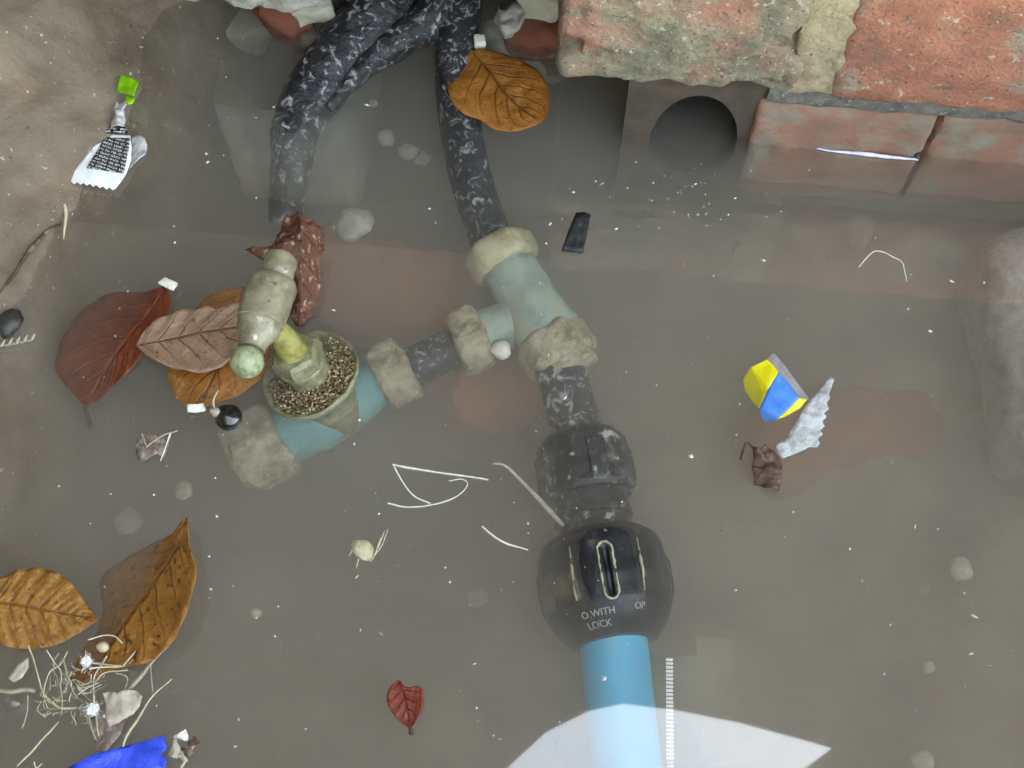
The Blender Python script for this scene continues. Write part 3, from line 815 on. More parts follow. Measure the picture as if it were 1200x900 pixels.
# grit lying in the collar
V, Fc = [], []
rs = random.Random(5)
e1 = Vector((0, 0, 1)) - ax * ax.z
e1.normalize()
e2 = ax.cross(e1)
low = -e1
for i in range(4200):
    th = rs.uniform(0, 6.283)
    r = math.sqrt(rs.uniform(0.18, 1.0)) * 0.0172
    d = e1 * math.cos(th) + e2 * math.sin(th)
    side = d.x * 0.55 - d.y * 0.75
    if side < -0.35 + rs.uniform(-0.2, 0.15): continue
    hgt = rs.uniform(-1.2, 2.2) * mm * (0.6 + 0.8 * max(0, side)) * (1.15 - r / 0.0172 * 0.4)
    s = rs.uniform(0.25, 0.62) * mm * (1.7 if rs.random() < 0.03 else 1)
    c = K + d * r + ax * (hgt + 0.6 * mm)
    b0 = len(V)
    rot = Matrix.Rotation(rs.uniform(0, 6), 3, Vector((rs.random(), rs.random(), rs.random() + 0.1)).normalized())
    for q in ((1, 0, 0), (-1, 0, 0), (0, 1, 0), (0, -1, 0), (0, 0, 1), (0, 0, -1)):
        V.append(c + rot @ (Vector(q) * s * rs.uniform(0.7, 1.3)))
    for f in ((0, 2, 4), (2, 1, 4), (1, 3, 4), (3, 0, 4), (2, 0, 5), (1, 2, 5), (3, 1, 5), (0, 3, 5)):
        Fc.append(tuple(b0 + x for x in f))
tag(mesh_obj('gravel', V, Fc, M['grit'], smooth=False), 'coarse brown grit heaped in the stopcock collar', 'grit', kind='stuff')

# black pipe from tee to coupling
C0, C1 = P(676, 496, -0.0210), P(722, 760, -0.0216)
cd = (C1 - C0).normalized()
kc = (C1 - C0).length / math.hypot(46, 264)
kcr = S(700, 630, -0.022, 1)
tag(tube('pipe', [P(653, 428, -0.0175), P(664, 462, -0.019), P(680, 520, -0.0212)], [0.0093, 0.0098, 0.0100], M['scuffed'], n=24, seg=32, lump=0.02, seed=7),
    'scuffed black pipe with white scratches between tee and coupling', 'pipe')

# compression coupling
coup = thing('pipe_coupling', (C0 + C1) / 2 - Vector((0, 0, 0.026)), 'black plastic compression coupling gripping the blue pipe', 'pipe fitting')


def lobed(n, depth, s0, s1, phase=0.0, wid=0.16, ridge=0.0):
    def rf(s, th, r):
        q = ((th - phase) * n / (2 * math.pi)) % 1.0
        q = min(q, 1 - q)
        f = 0.0
        if s0 < s < s1:
            e = min((s - s0), (s1 - s)) / (0.18 * (s1 - s0))
            e = min(1, e)
            if q < wid: f = -depth * min(1, (wid - q) / 0.05) * e
            elif ridge and q > 0.47: f = ridge * e
        return r + f
    return rf


up_prof = densify([(a * kc, r * kcr) for a, r in ((14, 30), (15, 38), (20, 46), (30, 54), (42, 58), (70, 59), (86, 57), (92, 52), (93, 42))], 0.0012)
lathe('nut', C0, cd, up_prof, M['black_plastic'], coup, seg=128, rf=lobed(9, 0.0016, 30 * kc, 88 * kc, 0.12, 0.22), angle=35, rough=0.0002)
mid_prof = densify([(a * kc, r * kcr) for a, r in ((88, 40), (92, 45), (112, 45), (113, 47), (120, 47), (121, 43), (150, 43))], 0.0015)
lathe('barrel', C0, cd, mid_prof, M['black_plastic'], coup, seg=72, rf=lobed(8, 0.0, 0, 1, 0.2, 0.1, 0.0008), angle=30)
lo_prof = densify([(a * kc, r * kcr) for a, r in ((140, 42), (141, 58), (150, 70), (160, 74), (200, 76), (228, 73), (245, 64), (262, 50), (263, 38))], 0.0010)
TH_S = 0.02
big = lathe('nut', C0, cd, lo_prof, M['black_algae'], coup, seg=160, rf=lobed(6, 0.0026, 167 * kc, 228 * kc, TH_S, 0.052, 0.0009), angle=35, rough=0.0002)

# frame of the axis for things wrapped on the big nut
ca = Vector((0, 0, 1)) - cd * cd.z
ca.normalize()
cb = cd.cross(ca)


def nut_r(s):
    s /= kc
    pr = ((140, 42), (141, 58), (150, 70), (160, 74), (200, 76), (228, 73), (245, 64), (262, 50), (263, 38))
    for (a, r), (c, q) in zip(pr, pr[1:]):
        if a <= s <= c: return (r + (q - r) * (s - a) / (c - a)) * kcr
    return 70 * kcr


def on_nut(s, th, lift=0.0):
    return C0 + cd * s + (ca * math.cos(th) + cb * math.sin(th)) * (nut_r(s) + lift)


# rim of the slot that faces up
pts = []
sw, s0, s1 = 0.110, 166 * kc, 229 * kc
for i in range(48):
    a = 2 * math.pi * i / 48
    cs, sn = math.cos(a), math.sin(a)
    ss = (s1 - 9 * kc if cs > 0 else s0 + 9 * kc) + 9 * kc * cs
    pts.append(on_nut(ss, TH_S + sw * sn * 1.0, 0.0002))
pts.append(pts[0])
tube('slot_rim', pts, [0.0004], M['slot_rim'], big, n=97, seg=8, lump=0.9, lscale=500)
for th in (TH_S - 0.54, TH_S + 0.52):
    tube('rib', [on_nut((164 + 8.5 * i) * kc, th + 0.004 * i, 0.0005) for i in range(8)], [0.0002, 0.0005, 0.0003], M['slot_rim'], big, n=24, seg=8, lump=0.9, lscale=400)


def nut_text(body, s_mid, th_mid, size):
    cu_ = bpy.data.curves.new('lettering', 'FONT')
    cu_.body = body
    cu_.size = size
    cu_.align_x = 'CENTER'
    cu_.extrude = 0.0002
    tmp = link(bpy.data.objects.new('lettering_tmp', cu_))
    bpy.context.view_layer.update()
    me = bpy.data.meshes.new_from_object(tmp)
    bpy.data.objects.remove(tmp)
    r = nut_r(s_mid)
    # image-right runs along -theta or +theta depending on the frame
    sg = 1.0 if cb.x > 0 else -1.0
    V = [on_nut(s_mid - v.co.y, th_mid + sg * v.co.x / r, 0.0001 + v.co.z) for v in me.vertices]
    Fc = [tuple(p.vertices) for p in me.polygons]
    bpy.data.meshes.remove(me)
    return mesh_obj('lettering', V, Fc, M['nut_text'], big, smooth=False)


sgn = 1.0 if cb.x > 0 else -1.0
nut_text('O WITH', 243 * kc, -0.30 * sgn, 0.0032)
nut_text('LOCK', 254 * kc, -0.33 * sgn, 0.0031)
nut_text('OP', 241 * kc, 0.42 * sgn, 0.0030)

# blue pipe
tag(tube('pipe', [P(715, 715, -0.0216), P(722, 780, -0.0216), P(733, 880, -0.0235), P(742, 960, -0.024), P(752, 1040, -0.025)], [0.0121], M['blue_pipe'], n=24, seg=40),
    'bright blue plastic water pipe running out of the coupling', 'pipe')

# ------------------------------------------------------------------ leaves
def pts3(lst, zdef):
    return [P(p[0], p[1], p[2] if len(p) > 2 else zdef) for p in lst]


def leaf(name, mid, left, right, z, mat, label, n=44, mw_=9, veins=8, slant=1.6, corr=0.0005, bow=0.0, crumple=0.0006, seed=0, stem=None, stem_mat=None, teeth=0.0, cat='leaf'):
    m_ = catmull(pts3(mid, z), n)
    l_ = catmull(pts3(left, z), n)
    r_ = catmull(pts3(right, z), n)
    V, Fc, uv = [], [], []
    W = 2 * mw_ + 1
    for i in range(n):
        t = i / (n - 1)
        for j in range(-mw_, mw_ + 1):
            f = abs(j) / mw_
            e = l_[i] if j < 0 else r_[i]
            p = m_[i].lerp(e, f)
            if teeth and abs(j) == mw_:
                p = m_[i].lerp(e, f * (1 - teeth * (0.5 + 0.5 * math.sin(i * 2.4)) * random.Random(seed * 99 + i).uniform(0.4, 1.2)))
            edge = math.sin(math.pi * min(1, max(0, t)))
            zz = corr * math.cos(2 * math.pi * (t * veins - slant * f)) * f * edge
            zz += bow * f * f * edge
            zz += crumple * noise.fractal(p * 130 + Vector((seed, 0, 0)), 1, 2, 3)
            V.append(p + Vector((0, 0, zz)))
            uv.append((t, 0.5 + 0.5 * j / mw_))
    for i in range(n - 1):
        for j in range(W - 1):
            Fc.append((i * W + j, i * W + j + 1, (i + 1) * W + j + 1, (i + 1) * W + j))
    root = thing(name, m_[n // 2] - Vector((0, 0, 0.001)), label, cat)
    o = mesh_obj('blade', V, Fc, mat, root, uvs=uv, angle=80)
    s = o.modifiers.new('thick', 'SOLIDIFY')
    s.thickness = 0.00035
    s.offset = 0
    if stem:
        tube('stalk', pts3(stem, z), [0.0006, 0.0008], stem_mat or M['twig'], root, n=16, seg=8, lump=0.2)
    return root


LM = {}
LM['orange'] = leaf_mat('leaf_orange', (0.42, 0.155, 0.028), (0.33, 0.10, 0.016), (0.075, 0.024, 0.008), 7, 2.6, vein_w=0.09)
leaf('beech_leaf', [(553, 60), (575, 85), (591, 108), (615, 130), (636, 143)],
     [(553, 58), (532, 72), (524, 95), (530, 118), (545, 133), (561, 137), (575, 148), (590, 153), (606, 153), (622, 149), (636, 143)],
     [(553, 60), (566, 57), (583, 60), (602, 65), (621, 74), (635, 86), (642, 101), (644, 118), (641, 132), (636, 143)],
     0.0018, LM['orange'], 'round orange beech leaf floating over the upright black pipe', veins=7, slant=2.6, corr=0.0004, bow=-0.0012, seed=1, stem=[(553, 61), (548, 55), (546, 47)])
LM['red'] = leaf_mat('leaf_red', (0.22, 0.040, 0.012), (0.15, 0.028, 0.010), (0.34, 0.11, 0.05), 7, 2.0, spots=0.64, vein_amt=0.3, spot_c=(0.36, 0.12, 0.05))
leaf('beech_leaf', [(194, 338, 0.001), (170, 372, 0.001), (140, 410, 0.0), (115, 450, -0.002), (99, 474, -0.002)],
     [(192, 335, 0.002), (167, 343, -0.003), (140, 342, -0.006), (110, 353, -0.008), (83, 380, -0.009), (69, 407, -0.009), (65, 433, -0.009), (80, 455, -0.006), (99, 476, -0.002)],
     [(197, 337, 0.003), (199, 363, 0.003), (182, 385, 0.003), (166, 417, 0.002), (143, 443, 0.001), (114, 469, -0.002), (99, 476, -0.002)],
     0.0, LM['red'], 'dark red beech leaf half sunk beside the concrete bank', veins=7, slant=2, corr=0.0005, seed=2, stem=[(99, 474, -0.002), (103, 488, -0.004), (108, 504, -0.006)])
LM['amber'] = leaf_mat('leaf_amber', (0.46, 0.16, 0.012), (0.36, 0.11, 0.010), (0.13, 0.04, 0.008), 6, 2.0, vein_w=0.12)
leaf('beech_leaf', [(286, 336), (272, 380), (255, 430), (231, 481)],
     [(284, 335), (258, 341), (234, 352), (214, 385), (196, 432), (201, 455), (213, 472), (231, 481)],
     [(288, 336), (305, 360), (316, 400), (309, 436), (280, 460), (250, 473), (231, 481)],
     -0.0015, LM['amber'], 'glossy amber leaf floating under the pinkish leaf and the handle', veins=6, slant=2, corr=0.0008, bow=-0.002, seed=3)
LM['pink'] = leaf_mat('leaf_pink', (0.30, 0.165, 0.095), (0.37, 0.22, 0.14), (0.13, 0.060, 0.030), 6, 1.4, vein_w=0.07, spots=0.6)
leaf('beech_leaf', [(159, 405), (195, 398), (232, 390), (270, 384), (306, 380)],
     [(159, 405), (172, 384), (200, 368), (233, 362), (267, 359), (292, 352), (308, 366)],
     [(159, 405), (177, 420), (200, 431), (227, 437), (247, 437), (267, 425), (290, 405), (306, 386)],
     0.004, LM['pink'], 'pinkish brown dry leaf lying across the amber leaf', veins=6, slant=1.4, corr=0.0007, bow=0.001, seed=4)
LM['dark'] = leaf_mat('leaf_dark', (0.13, 0.042, 0.022), (0.19, 0.070, 0.040), (0.07, 0.025, 0.014), 5, 1.2, vein_w=0.12, spots=0.57, spot_c=(0.44, 0.30, 0.20), rough=0.6)
leaf('dead_leaf', [(350, 249, 0.020), (352, 275, 0.024), (350, 305, 0.022), (352, 340, 0.015), (350, 383, 0.002)],
     [(344, 247, 0.018), (332, 257, 0.018), (323, 275, 0.019), (316, 287, 0.022), (287, 291, 0.020), (304, 302, 0.024), (328, 312, 0.016), (333, 340, 0.010), (341, 370, 0.004), (347, 383, 0.001)],
     [(355, 254, 0.018), (371, 262, 0.014), (381, 279, 0.010), (378, 303, 0.009), (377, 332, 0.007), (371, 361, 0.003), (355, 383, 0.0)],
     0.01, LM['dark'], 'crumpled dark brown leaf curled up behind the stopcock handle', veins=5, slant=1.2, corr=0.001, crumple=0.0028, seed=5, teeth=0.12)
LM['tan'] = leaf_mat('leaf_tan', (0.40, 0.185, 0.038), (0.30, 0.115, 0.022), (0.15, 0.055, 0.014), 9, 1.3, vein_w=0.22, vein_amt=0.65)
leaf('beech_leaf', [(-42, 716), (0, 706), (60, 716), (116, 726)],
     [(-42, 712), (-25, 695), (0, 678), (20, 668), (43, 664), (67, 671), (87, 687), (101, 708), (116, 726)],
     [(-42, 720), (-22, 745), (0, 755), (17, 759), (40, 760), (67, 755), (93, 741), (116, 726)],
     0.002, LM['tan'], 'ribbed tan leaf cut off by the picture edge above the root tangle', veins=9, slant=1.3, corr=0.0009, bow=-0.001, seed=6)
LM['gold'] = leaf_mat('leaf_gold', (0.42, 0.185, 0.035), (0.30, 0.11, 0.022), (0.16, 0.055, 0.012), 8, 1.8, vein_w=0.10, spots=0.57, vein_amt=0.5)
leaf('beech_leaf', [(218, 607, 0.010), (209, 640, 0.006), (176, 690, 0.001), (146, 730, 0.0005), (120, 770, 0.0), (86, 800, -0.001)],
     [(216, 606, 0.010), (199, 628, 0.002), (167, 643, -0.010), (134, 663, -0.018), (117, 682, -0.020), (120, 707, -0.017), (116, 735, -0.011), (95, 765, -0.004), (82, 799, -0.002)],
     [(220, 607, 0.010), (222, 640, 0.012), (230, 667, 0.014), (224, 700, 0.014), (213, 733, 0.012), (196, 758, 0.009), (172, 777, 0.006), (140, 783, 0.003), (88, 803, 0.0)],
     0.0, LM['gold'], 'big golden leaf folded along its rib, one half under water', veins=8, slant=1.8, corr=0.0007, seed=7, crumple=0.001)
LM['small_red'] = leaf_mat('leaf_small_red', (0.25, 0.036, 0.016), (0.19, 0.030, 0.014), (0.11, 0.018, 0.010), 5, 1.4, vein_w=0.08, vein_amt=0.5)
leaf('small_leaf', [(467, 797), (474, 815), (478, 835), (481, 853)],
     [(465, 798), (456, 808), (454, 823), (464, 841), (480, 853)],
     [(469, 798), (476, 806), (493, 806), (497, 820), (493, 836), (482, 853)],
     0.0008, LM['small_red'], 'small dark red leaf floating alone on open water', n=28, mw_=6, veins=5, slant=1.4, corr=0.0003, bow=0.0012, seed=8, stem=[(481, 852), (482, 861)])

# ------------------------------------------------------------------ flat films and scraps (outline with its own thickness and bend)
def sheet_data(outline, z, bend=None, res=None, thick=0.0003):
    """polygon outline in picture points -> bent, thick sheet; bend(x, y in metres from the centre) -> lift"""
    pp = [P(p[0], p[1], p[2] if len(p) > 2 else z) for p in outline]
    bm = bmesh.new()
    vs = [bm.verts.new(p) for p in pp]
    f = bm.faces.new(vs)
    bmesh.ops.triangulate(bm, faces=[f])
    for _ in range(res if res is not None else 3):
        bmesh.ops.subdivide_edges(bm, edges=bm.edges[:], cuts=1, use_grid_fill=True)
        bmesh.ops.triangulate(bm, faces=bm.faces[:])
    c = sum((v.co for v in bm.verts), Vector()) / len(bm.verts)
    bm.normal_update()
    if bend:
        for v in bm.verts: v.co.z += bend(v.co)
    for f in bm.faces:
        if f.normal.z < 0: f.normal_flip()
    V = [v.co.copy() for v in bm.verts]
    Fc = [tuple(v.index for v in f.verts) for f in bm.faces]
    bm.free()
    return V, Fc


def sheet(name, outline, z, mat, parent=None, bend=None, res=3, thick=0.0003, uv_axes=None, zoff=0.0):
    V, Fc = sheet_data(outline, z, bend, res)
    if zoff: V = [v + Vector((0, 0, zoff)) for v in V]
    uvs = None
    if uv_axes:
        o_, x_, y_ = [P(*p, z) for p in uv_axes]
        dx, dy = x_ - o_, y_ - o_
        uvs = [((v - o_).dot(dx) / dx.length_squared, (v - o_).dot(dy) / dy.length_squared) for v in V]
    o = mesh_obj(name, V, Fc, mat, parent, uvs=uvs, angle=70)
    s = o.modifiers.new('thick', 'SOLIDIFY')
    s.thickness = thick
    s.offset = 0
    return o


def crumple_f(amp, scale, seed=0):
    return lambda q: amp * noise.fractal(q * scale + Vector((seed * 5.0, 0, 0)), 1, 2, 3)


def c8(l):                      # crop 60,60 at 5x
    return [(60 + a / 5.0, 60 + b / 5.0) for a, b in l]


wr = thing('sweet_wrapper', P(130, 180, -0.002), 'torn foil sweet wrapper with black ingredient print and green tab', 'wrapper')
ser = []
for i in range(15):
    t = i / 14
    x = 115 + (378 - 115) * t
    y = 768 + 40 * t + (8 if i % 2 else -6)
    ser.append((x, y))
sheet('label_panel', c8([(300, 480), (380, 486), (462, 494), (472, 560), (470, 640), (440, 715)] + ser[::-1] + [(150, 680), (225, 575)]), 0.003, M['white_film'], wr, crumple_f(0.0010, 90, 1))
sheet('print_panel', c8([(318, 505), (395, 511), (468, 517), (452, 610), (428, 718), (320, 708), (212, 692), (262, 600)]), 0.003, M['print_panel'], wr, crumple_f(0.0010, 90, 1), uv_axes=[(60 + 212 / 5, 60 + 692 / 5), (60 + 428 / 5, 60 + 718 / 5), (60 + 318 / 5, 60 + 505 / 5)], zoff=0.0007)
sheet('print_panel', c8([(345, 440), (432, 442), (455, 488), (380, 484), (305, 478)]), 0.004, M['print_panel'], wr, crumple_f(0.0008, 90, 2), uv_axes=[(60 + 305 / 5, 60 + 478 / 5), (60 + 755 / 5, 60 + 488 / 5), (60 + 345 / 5, 60 + 300 / 5)])
sheet('foil_wing', c8([(472, 505), (520, 500), (550, 518), (566, 555), (552, 610), (505, 648), (462, 690), (470, 600)]), 0.001, M['foil'], wr, crumple_f(0.0016, 120, 3), thick=0.0004)
sheet('foil_twist', c8([(385, 300), (412, 318), (442, 305), (452, 325), (428, 350), (432, 400), (425, 436), (345, 436), (352, 400), (385, 375), (372, 335)]), 0.006, M['foil'], wr, crumple_f(0.003, 160, 4), thick=0.0008)
sheet('foil_side', c8([(345, 436), (300, 482), (225, 575), (215, 570), (290, 470), (335, 410)]), 0.003, M['foil'], wr, crumple_f(0.001, 160, 5))
sheet('green_tab', c8([(405, 125), (460, 150), (512, 185), (500, 225), (490, 272), (440, 250), (380, 222), (390, 170)]), 0.0095, M['green_film'], wr, crumple_f(0.0018, 80, 6), thick=0.0005)
sheet('green_fold', c8([(440, 255), (490, 275), (478, 300), (450, 310), (432, 290)]), 0.006, M['green_film'], wr, crumple_f(0.002, 120, 7), thick=0.0005)


def c3(l):                      # crop 840,390 at 4.5x
    return [(840 + p[0] / 4.5, 390 + p[1] / 4.5) + tuple(p[2:]) for p in l]


w2 = thing('film_scrap', P(905, 455, -0.002), 'yellow and blue plastic wrapper scrap floating beside torn foil', 'wrapper')
sheet('yellow_panel', c3([(265, 140, .003), (296, 170, .003), (325, 210, .003), (272, 295, .002), (222, 402, -.001), (185, 365, -.004), (150, 312, -.006), (137, 250, -.005), (180, 180, 0)]), 0.002, M['yellow_film'], w2, crumple_f(0.0006, 80, 1))
sheet('blue_panel', c3([(325, 210, .003), (382, 275, .003), (435, 340, .003), (375, 405, .002), (310, 462, -.001), (270, 470, -.003), (240, 455, -.003), (222, 402, -.001), (272, 295, .002)]), 0.002, M['blue_film'], w2, crumple_f(0.0006, 80, 1))
sheet('yellow_strip', c3([(435, 340, .003), (476, 350, .003), (440, 398, .002), (375, 435, 0.001), (310, 462, -.001), (375, 405, .002)]), 0.002, M['yellow_film'], w2, crumple_f(0.0006, 80, 1))
sheet('grey_edge', c3([(265, 140), (280, 115), (302, 107), (350, 162), (420, 258), (486, 346), (474, 352), (435, 340), (382, 275), (325, 210), (296, 170)]), 0.0026, M['grey_film'], w2, crumple_f(0.0006, 80, 1))
jag = [(600, 230), (620, 242), (606, 290), (588, 330), (594, 352), (578, 372), (590, 402), (566, 422), (580, 440), (556, 466), (572, 488), (546, 508), (562, 530), (536, 552), (545, 580), (528, 604), (490, 602), (440, 630), (392, 650), (345, 667), (322, 642), (305, 596), (345, 575), (372, 545), (405, 490), (432, 450), (455, 410), (480, 370), (540, 300)]
tag(sheet('torn_foil', c3(jag), 0.0030, M['torn_foil'], None, crumple_f(0.0022, 130, 9), res=2, thick=0.0004), 'jagged grey strip of torn foil next to the yellow blue wrapper', 'foil')
crumb = thing('leaf_crumb', P(898, 548, -0.001), 'decayed dark brown leaf crumb touching the torn foil', 'leaf')
sheet('blade', c3([(190, 600), (225, 612), (258, 592), (292, 620), (322, 655), (348, 690), (352, 735), (340, 775), (328, 832), (290, 822), (258, 818), (225, 800), (195, 796), (200, 755), (186, 720), (192, 660)]), 0.002, M['dark_scrap'], crumb, crumple_f(0.0024, 150, 3), res=3, thick=0.0004)
tube('stalk', pts3(c3([(225, 640), (190, 605), (158, 580), (140, 615), (128, 668)]), 0.0015), [0.0005], M['dark_scrap'], crumb, n=20, seg=6, lump=0.3)

# blue plastic at the bottom
tag(sheet('plastic_sheet', [(40, 925), (78, 901), (112, 884), (150, 873), (193, 862, .004), (192, 870, .004), (197, 876, .003), (190, 884, .003), (197, 893, .003), (193, 902), (200, 930)], 0.002, M['blue_plastic'], None, crumple_f(0.0022, 70, 2), res=3, thick=0.0006),
    'bright royal blue torn plastic beside the root tangle', 'plastic')
# black tag
tag(sheet('plastic_tag', [(675, 250), (684, 249), (692, 252), (688, 274), (683, 296), (670, 295), (658, 293), (666, 271)], 0.0012, M['black_tag'], None, crumple_f(0.0004, 160, 3), res=2, thick=0.0012),
    'flat oblong black plastic tag floating on open water', 'plastic tag')
# sky glint in the meniscus along the brick, built as a lavender strip
tag(tube('glint_strip', [P(936, 169, 0.0008), P(955, 173, 0.0010), P(975, 177, 0.0010), P(1010, 180, 0.0012), P(1045, 184, 0.0012), P(1076, 187, 0.0010)], [0.0001, 0.0003, 0.0005, 0.0008, 0.0006, 0.0004], M['lavender'], n=40, seg=10, lump=0.3, lscale=300),
    'thin pale lavender strip painted in as the sky glint along the brick', 'plastic')
tag(tube('dark_crumb', [P(1077, 187, 0.001), P(1076, 180, 0.002), P(1079, 175, 0.003)], [0.0007, 0.0012, 0.0006], M['pebble_dark'], n=10, seg=8, lump=0.5, lscale=400), 'tiny black crumb at the end of the lavender glint strip', 'crumb')

# cable tie
ct = thing('cable_tie', P(784, 840, -0.004), 'white ribbed cable tie running beside the blue pipe', 'cable tie')
a0, a1 = P(784, 772, -0.002), P(785, 930, -0.0008)
td = (a1 - a0).normalized()
rough_block('strap', (a0 + a1) / 2, (Vector((td.y, -td.x, 0)).normalized(), td, WZ), (S(784, 800, 0, 4.6), (a1 - a0).length / 2, 0.0005), M['straw_grey'], ct, n=(3, 30, 2), rnd=0.3, amp=0.0001, scale=200)
nt_ = 34
rung = None
for i in range(nt_):
    q = a0.lerp(a1, (i + 0.4) / nt_)
    if rung is None:
        rung = rough_block('tooth', q + Vector((0, 0, 0.0006)), (Vector((td.y, -td.x, 0)).normalized(), td, WZ), (S(784, 800, 0, 4.2), 0.00042, 0.0005), M['white_tie'], ct, n=(2, 1, 1), rnd=0.1, amp=0.0)
        base = q.copy()
    else:
        o = rung.copy()
        link(o)
        o.location = rung.location + (q - base)

# ------------------------------------------------------------------ straws, twigs and scraps
def tuft(name, px, py, z, r_px, mat, label, n=90, seed=0, cat='fluff', flat=0.6):
    rs = random.Random(seed)
    V, Fc = [], []
    r = S(px, py, z, r_px)
    c = P(px, py, z)
    bm = bmesh.new()
    bmesh.ops.create_icosphere(bm, subdivisions=3, radius=1)
    for v in bm.verts:
        q = v.co * (1 + 0.5 * noise.noise(v.co * 2.2 + Vector((seed, 0, 0))) + 0.3 * noise.noise(v.co * 6))
        V.append(c + Vector((q.x, q.y, q.z * flat)) * r * 0.55)
    Fc += [tuple(v.index for v in f.verts) for f in bm.faces]
    bm.free()
    for _ in range(n):
        d = Vector((rs.gauss(0, 1), rs.gauss(0, 1), abs(rs.gauss(0, 0.7)) * flat)).normalized()
        b_ = Vector((rs.gauss(0, 1), rs.gauss(0, 1), rs.gauss(0, 0.5))) * r * 0.25
        l = r * rs.uniform(0.15, 0.42)
        v, f = tube_data([c + b_ * 0.6, c + b_ + d * l * 0.5, c + d * l + b_ * 1.3], [r * 0.035, r * 0.02], n=5, seg=3, caps=False)
        b0 = len(V)
        V += v
        Fc += [tuple(b0 + x for x in q) for q in f]
    return tag(mesh_obj(name, V, Fc, mat), label, cat)


def straw(name, pts, px_r, mat, label=None, cat='straw', z=0.0008, parent=None, group=None, wob=0.0004, seed=0):
    p3 = pts3(pts, z)
    r = [S(pts[0][0], pts[0][1], z, q) for q in [0.75 * w_ for w_ in (px_r if isinstance(px_r, (list, tuple)) else [px_r])]]
    o = tube(name, p3, r, mat, parent, n=max(16, 9 * len(pts)), seg=7, lump=0.15, lscale=300, wob=wob, seed=seed)
    if label: tag(o, label, cat, group)
    return o


tg = thing('straw_tangle', P(515, 570, -0.001), 'tangle of pale dry grass stems floating clear of the pipes', 'straw')
straw('stem', [(460, 545), (490, 550), (530, 556), (572, 563)], [1.6, 1.9, 1.2], M['straw_pale'], parent=tg)
straw('stem', [(461, 547), (472, 566), (485, 582), (504, 590)], [1.5, 1.2], M['straw_pale'], parent=tg, seed=2)
straw('stem', [(454, 590), (477, 594), (508, 591), (528, 585), (542, 576), (548, 567), (541, 561), (526, 563)], [1.4, 1.2, 0.8], M['straw_pale'], parent=tg, seed=3)
straw('straw', [(577, 543, 0.001), (592, 546, 0.001), (612, 565, -0.002), (636, 590, -0.006), (660, 616, -0.010)], [1.8, 4.0, 4.4, 3.8], M['straw_grey'], 'thick grey straw sloping under water towards the coupling', wob=0)
straw('straw', [(565, 617), (578, 628), (594, 637), (619, 645)], [1.3, 1.8, 1.0], M['straw_pale'], 'short curved pale straw below the thick grey straw')
straw('thread', [(1006, 313), (1022, 296), (1034, 295), (1046, 301), (1057, 307), (1060, 318), (1063, 330)], [0.9, 1.0, 0.7], M['straw_pale'], 'thin hooked pale thread on open water near the upright block', 'thread', wob=0)
straw('twig', [(-4, 347, 0.004), (14, 325, 0.004), (28, 303, 0.004), (46, 281, 0.003), (58, 270, 0.002), (72, 264, 0.002)], [2.0, 2.8, 3.4, 2.6], M['twig'], 'thin dark twig lying across the foot of the concrete bank', 'twig')
straw('straw', [(74, 236, 0.002), (77, 250, 0.002), (75, 280, 0.001)], [2.2, 3.0, 1.0], M['straw'], 'pale straw splinter at the tip of the dark twig')
tuft('fluff', 63, 240, 0.002, 13, M['chip'], 'pale grey fluff scrap above the dark twig', n=160, seed=91)
st = thing('seed_stalk', P(20, 402, 0.0), 'seeded grass stalk below the wet black stone', 'grass stalk')
straw('stem', [(-6, 407, .002), (16, 403, .002), (40, 397, .002)], [1.5], M['straw_grey'], parent=st)
for i in range(9):
    x = 2 + i * 4.4
    straw('seed', [(x, 405 - i * 0.9, .002), (x + 4, 400 - i * 0.9 + (6 if i % 2 else -2), .003)], [1.6, 2.2, 0.6], M['chip'], parent=st, wob=0)
# husk with bristles
hk = thing('seed_husk', P(430, 645, -0.001), 'round pale seed husk with bristles on open water', 'seed')
pebble('shell', P(425, 645, 0.0012), S(425, 645, 0, 13.5), M['husk'], 55, 0.7, 0.25, hk)
for i, l in enumerate(([(436, 655), (444, 640), (450, 623)], [(438, 652), (448, 638), (455, 621)], [(434, 657), (440, 648), (446, 630)], [(420, 655), (417, 665)], [(414, 642), (409, 652)])):
    straw('bristle', l, [1.2, 0.7], M['husk'], parent=hk, seed=i, z=0.002)
# bead
bd_ = thing('seed_pod', P(268, 489, -0.003), 'shiny black seed pod beside the amber leaf', 'seed')
pebble('pod', P(268, 489, 0.001), S(268, 489, 0, 16), M['black_bead'], 61, 0.8, 0.12, bd_, sub=3)
pebble('cap', P(254, 483, 0.003), S(254, 483, 0, 7), M['chip'], 62, 0.7, 0.4, bd_)
straw('stalk', [(252, 482, .003), (250, 470, .004), (256, 458, .005)], [2.2, 1.6, 1.0], M['chip'], parent=bd_)
def shard(name, px, py, z, w, h, yaw, mat, seed, d=0.0016):
    return rough_block(name, P(px, py, z), turned(math.radians(yaw), 0.15, 0.1), (S(px, py, z, w / 2), S(px, py, z, h / 2), d / 2), mat, n=(6, 4, 3), rnd=0.5, amp=0.0006, scale=260, seed=seed, chip=0.001)


tag(shard('wood_chip', 230, 478, 0.0022, 22, 10, 8, M['white_chip'], 63), 'tiny white wood chip on the tip of the amber leaf', 'chip')
tag(shard('wood_chip', 197, 332, 0.0035, 20, 11, -28, M['white_chip'], 64), 'tiny pale chip at the top of the dark red leaf', 'chip')
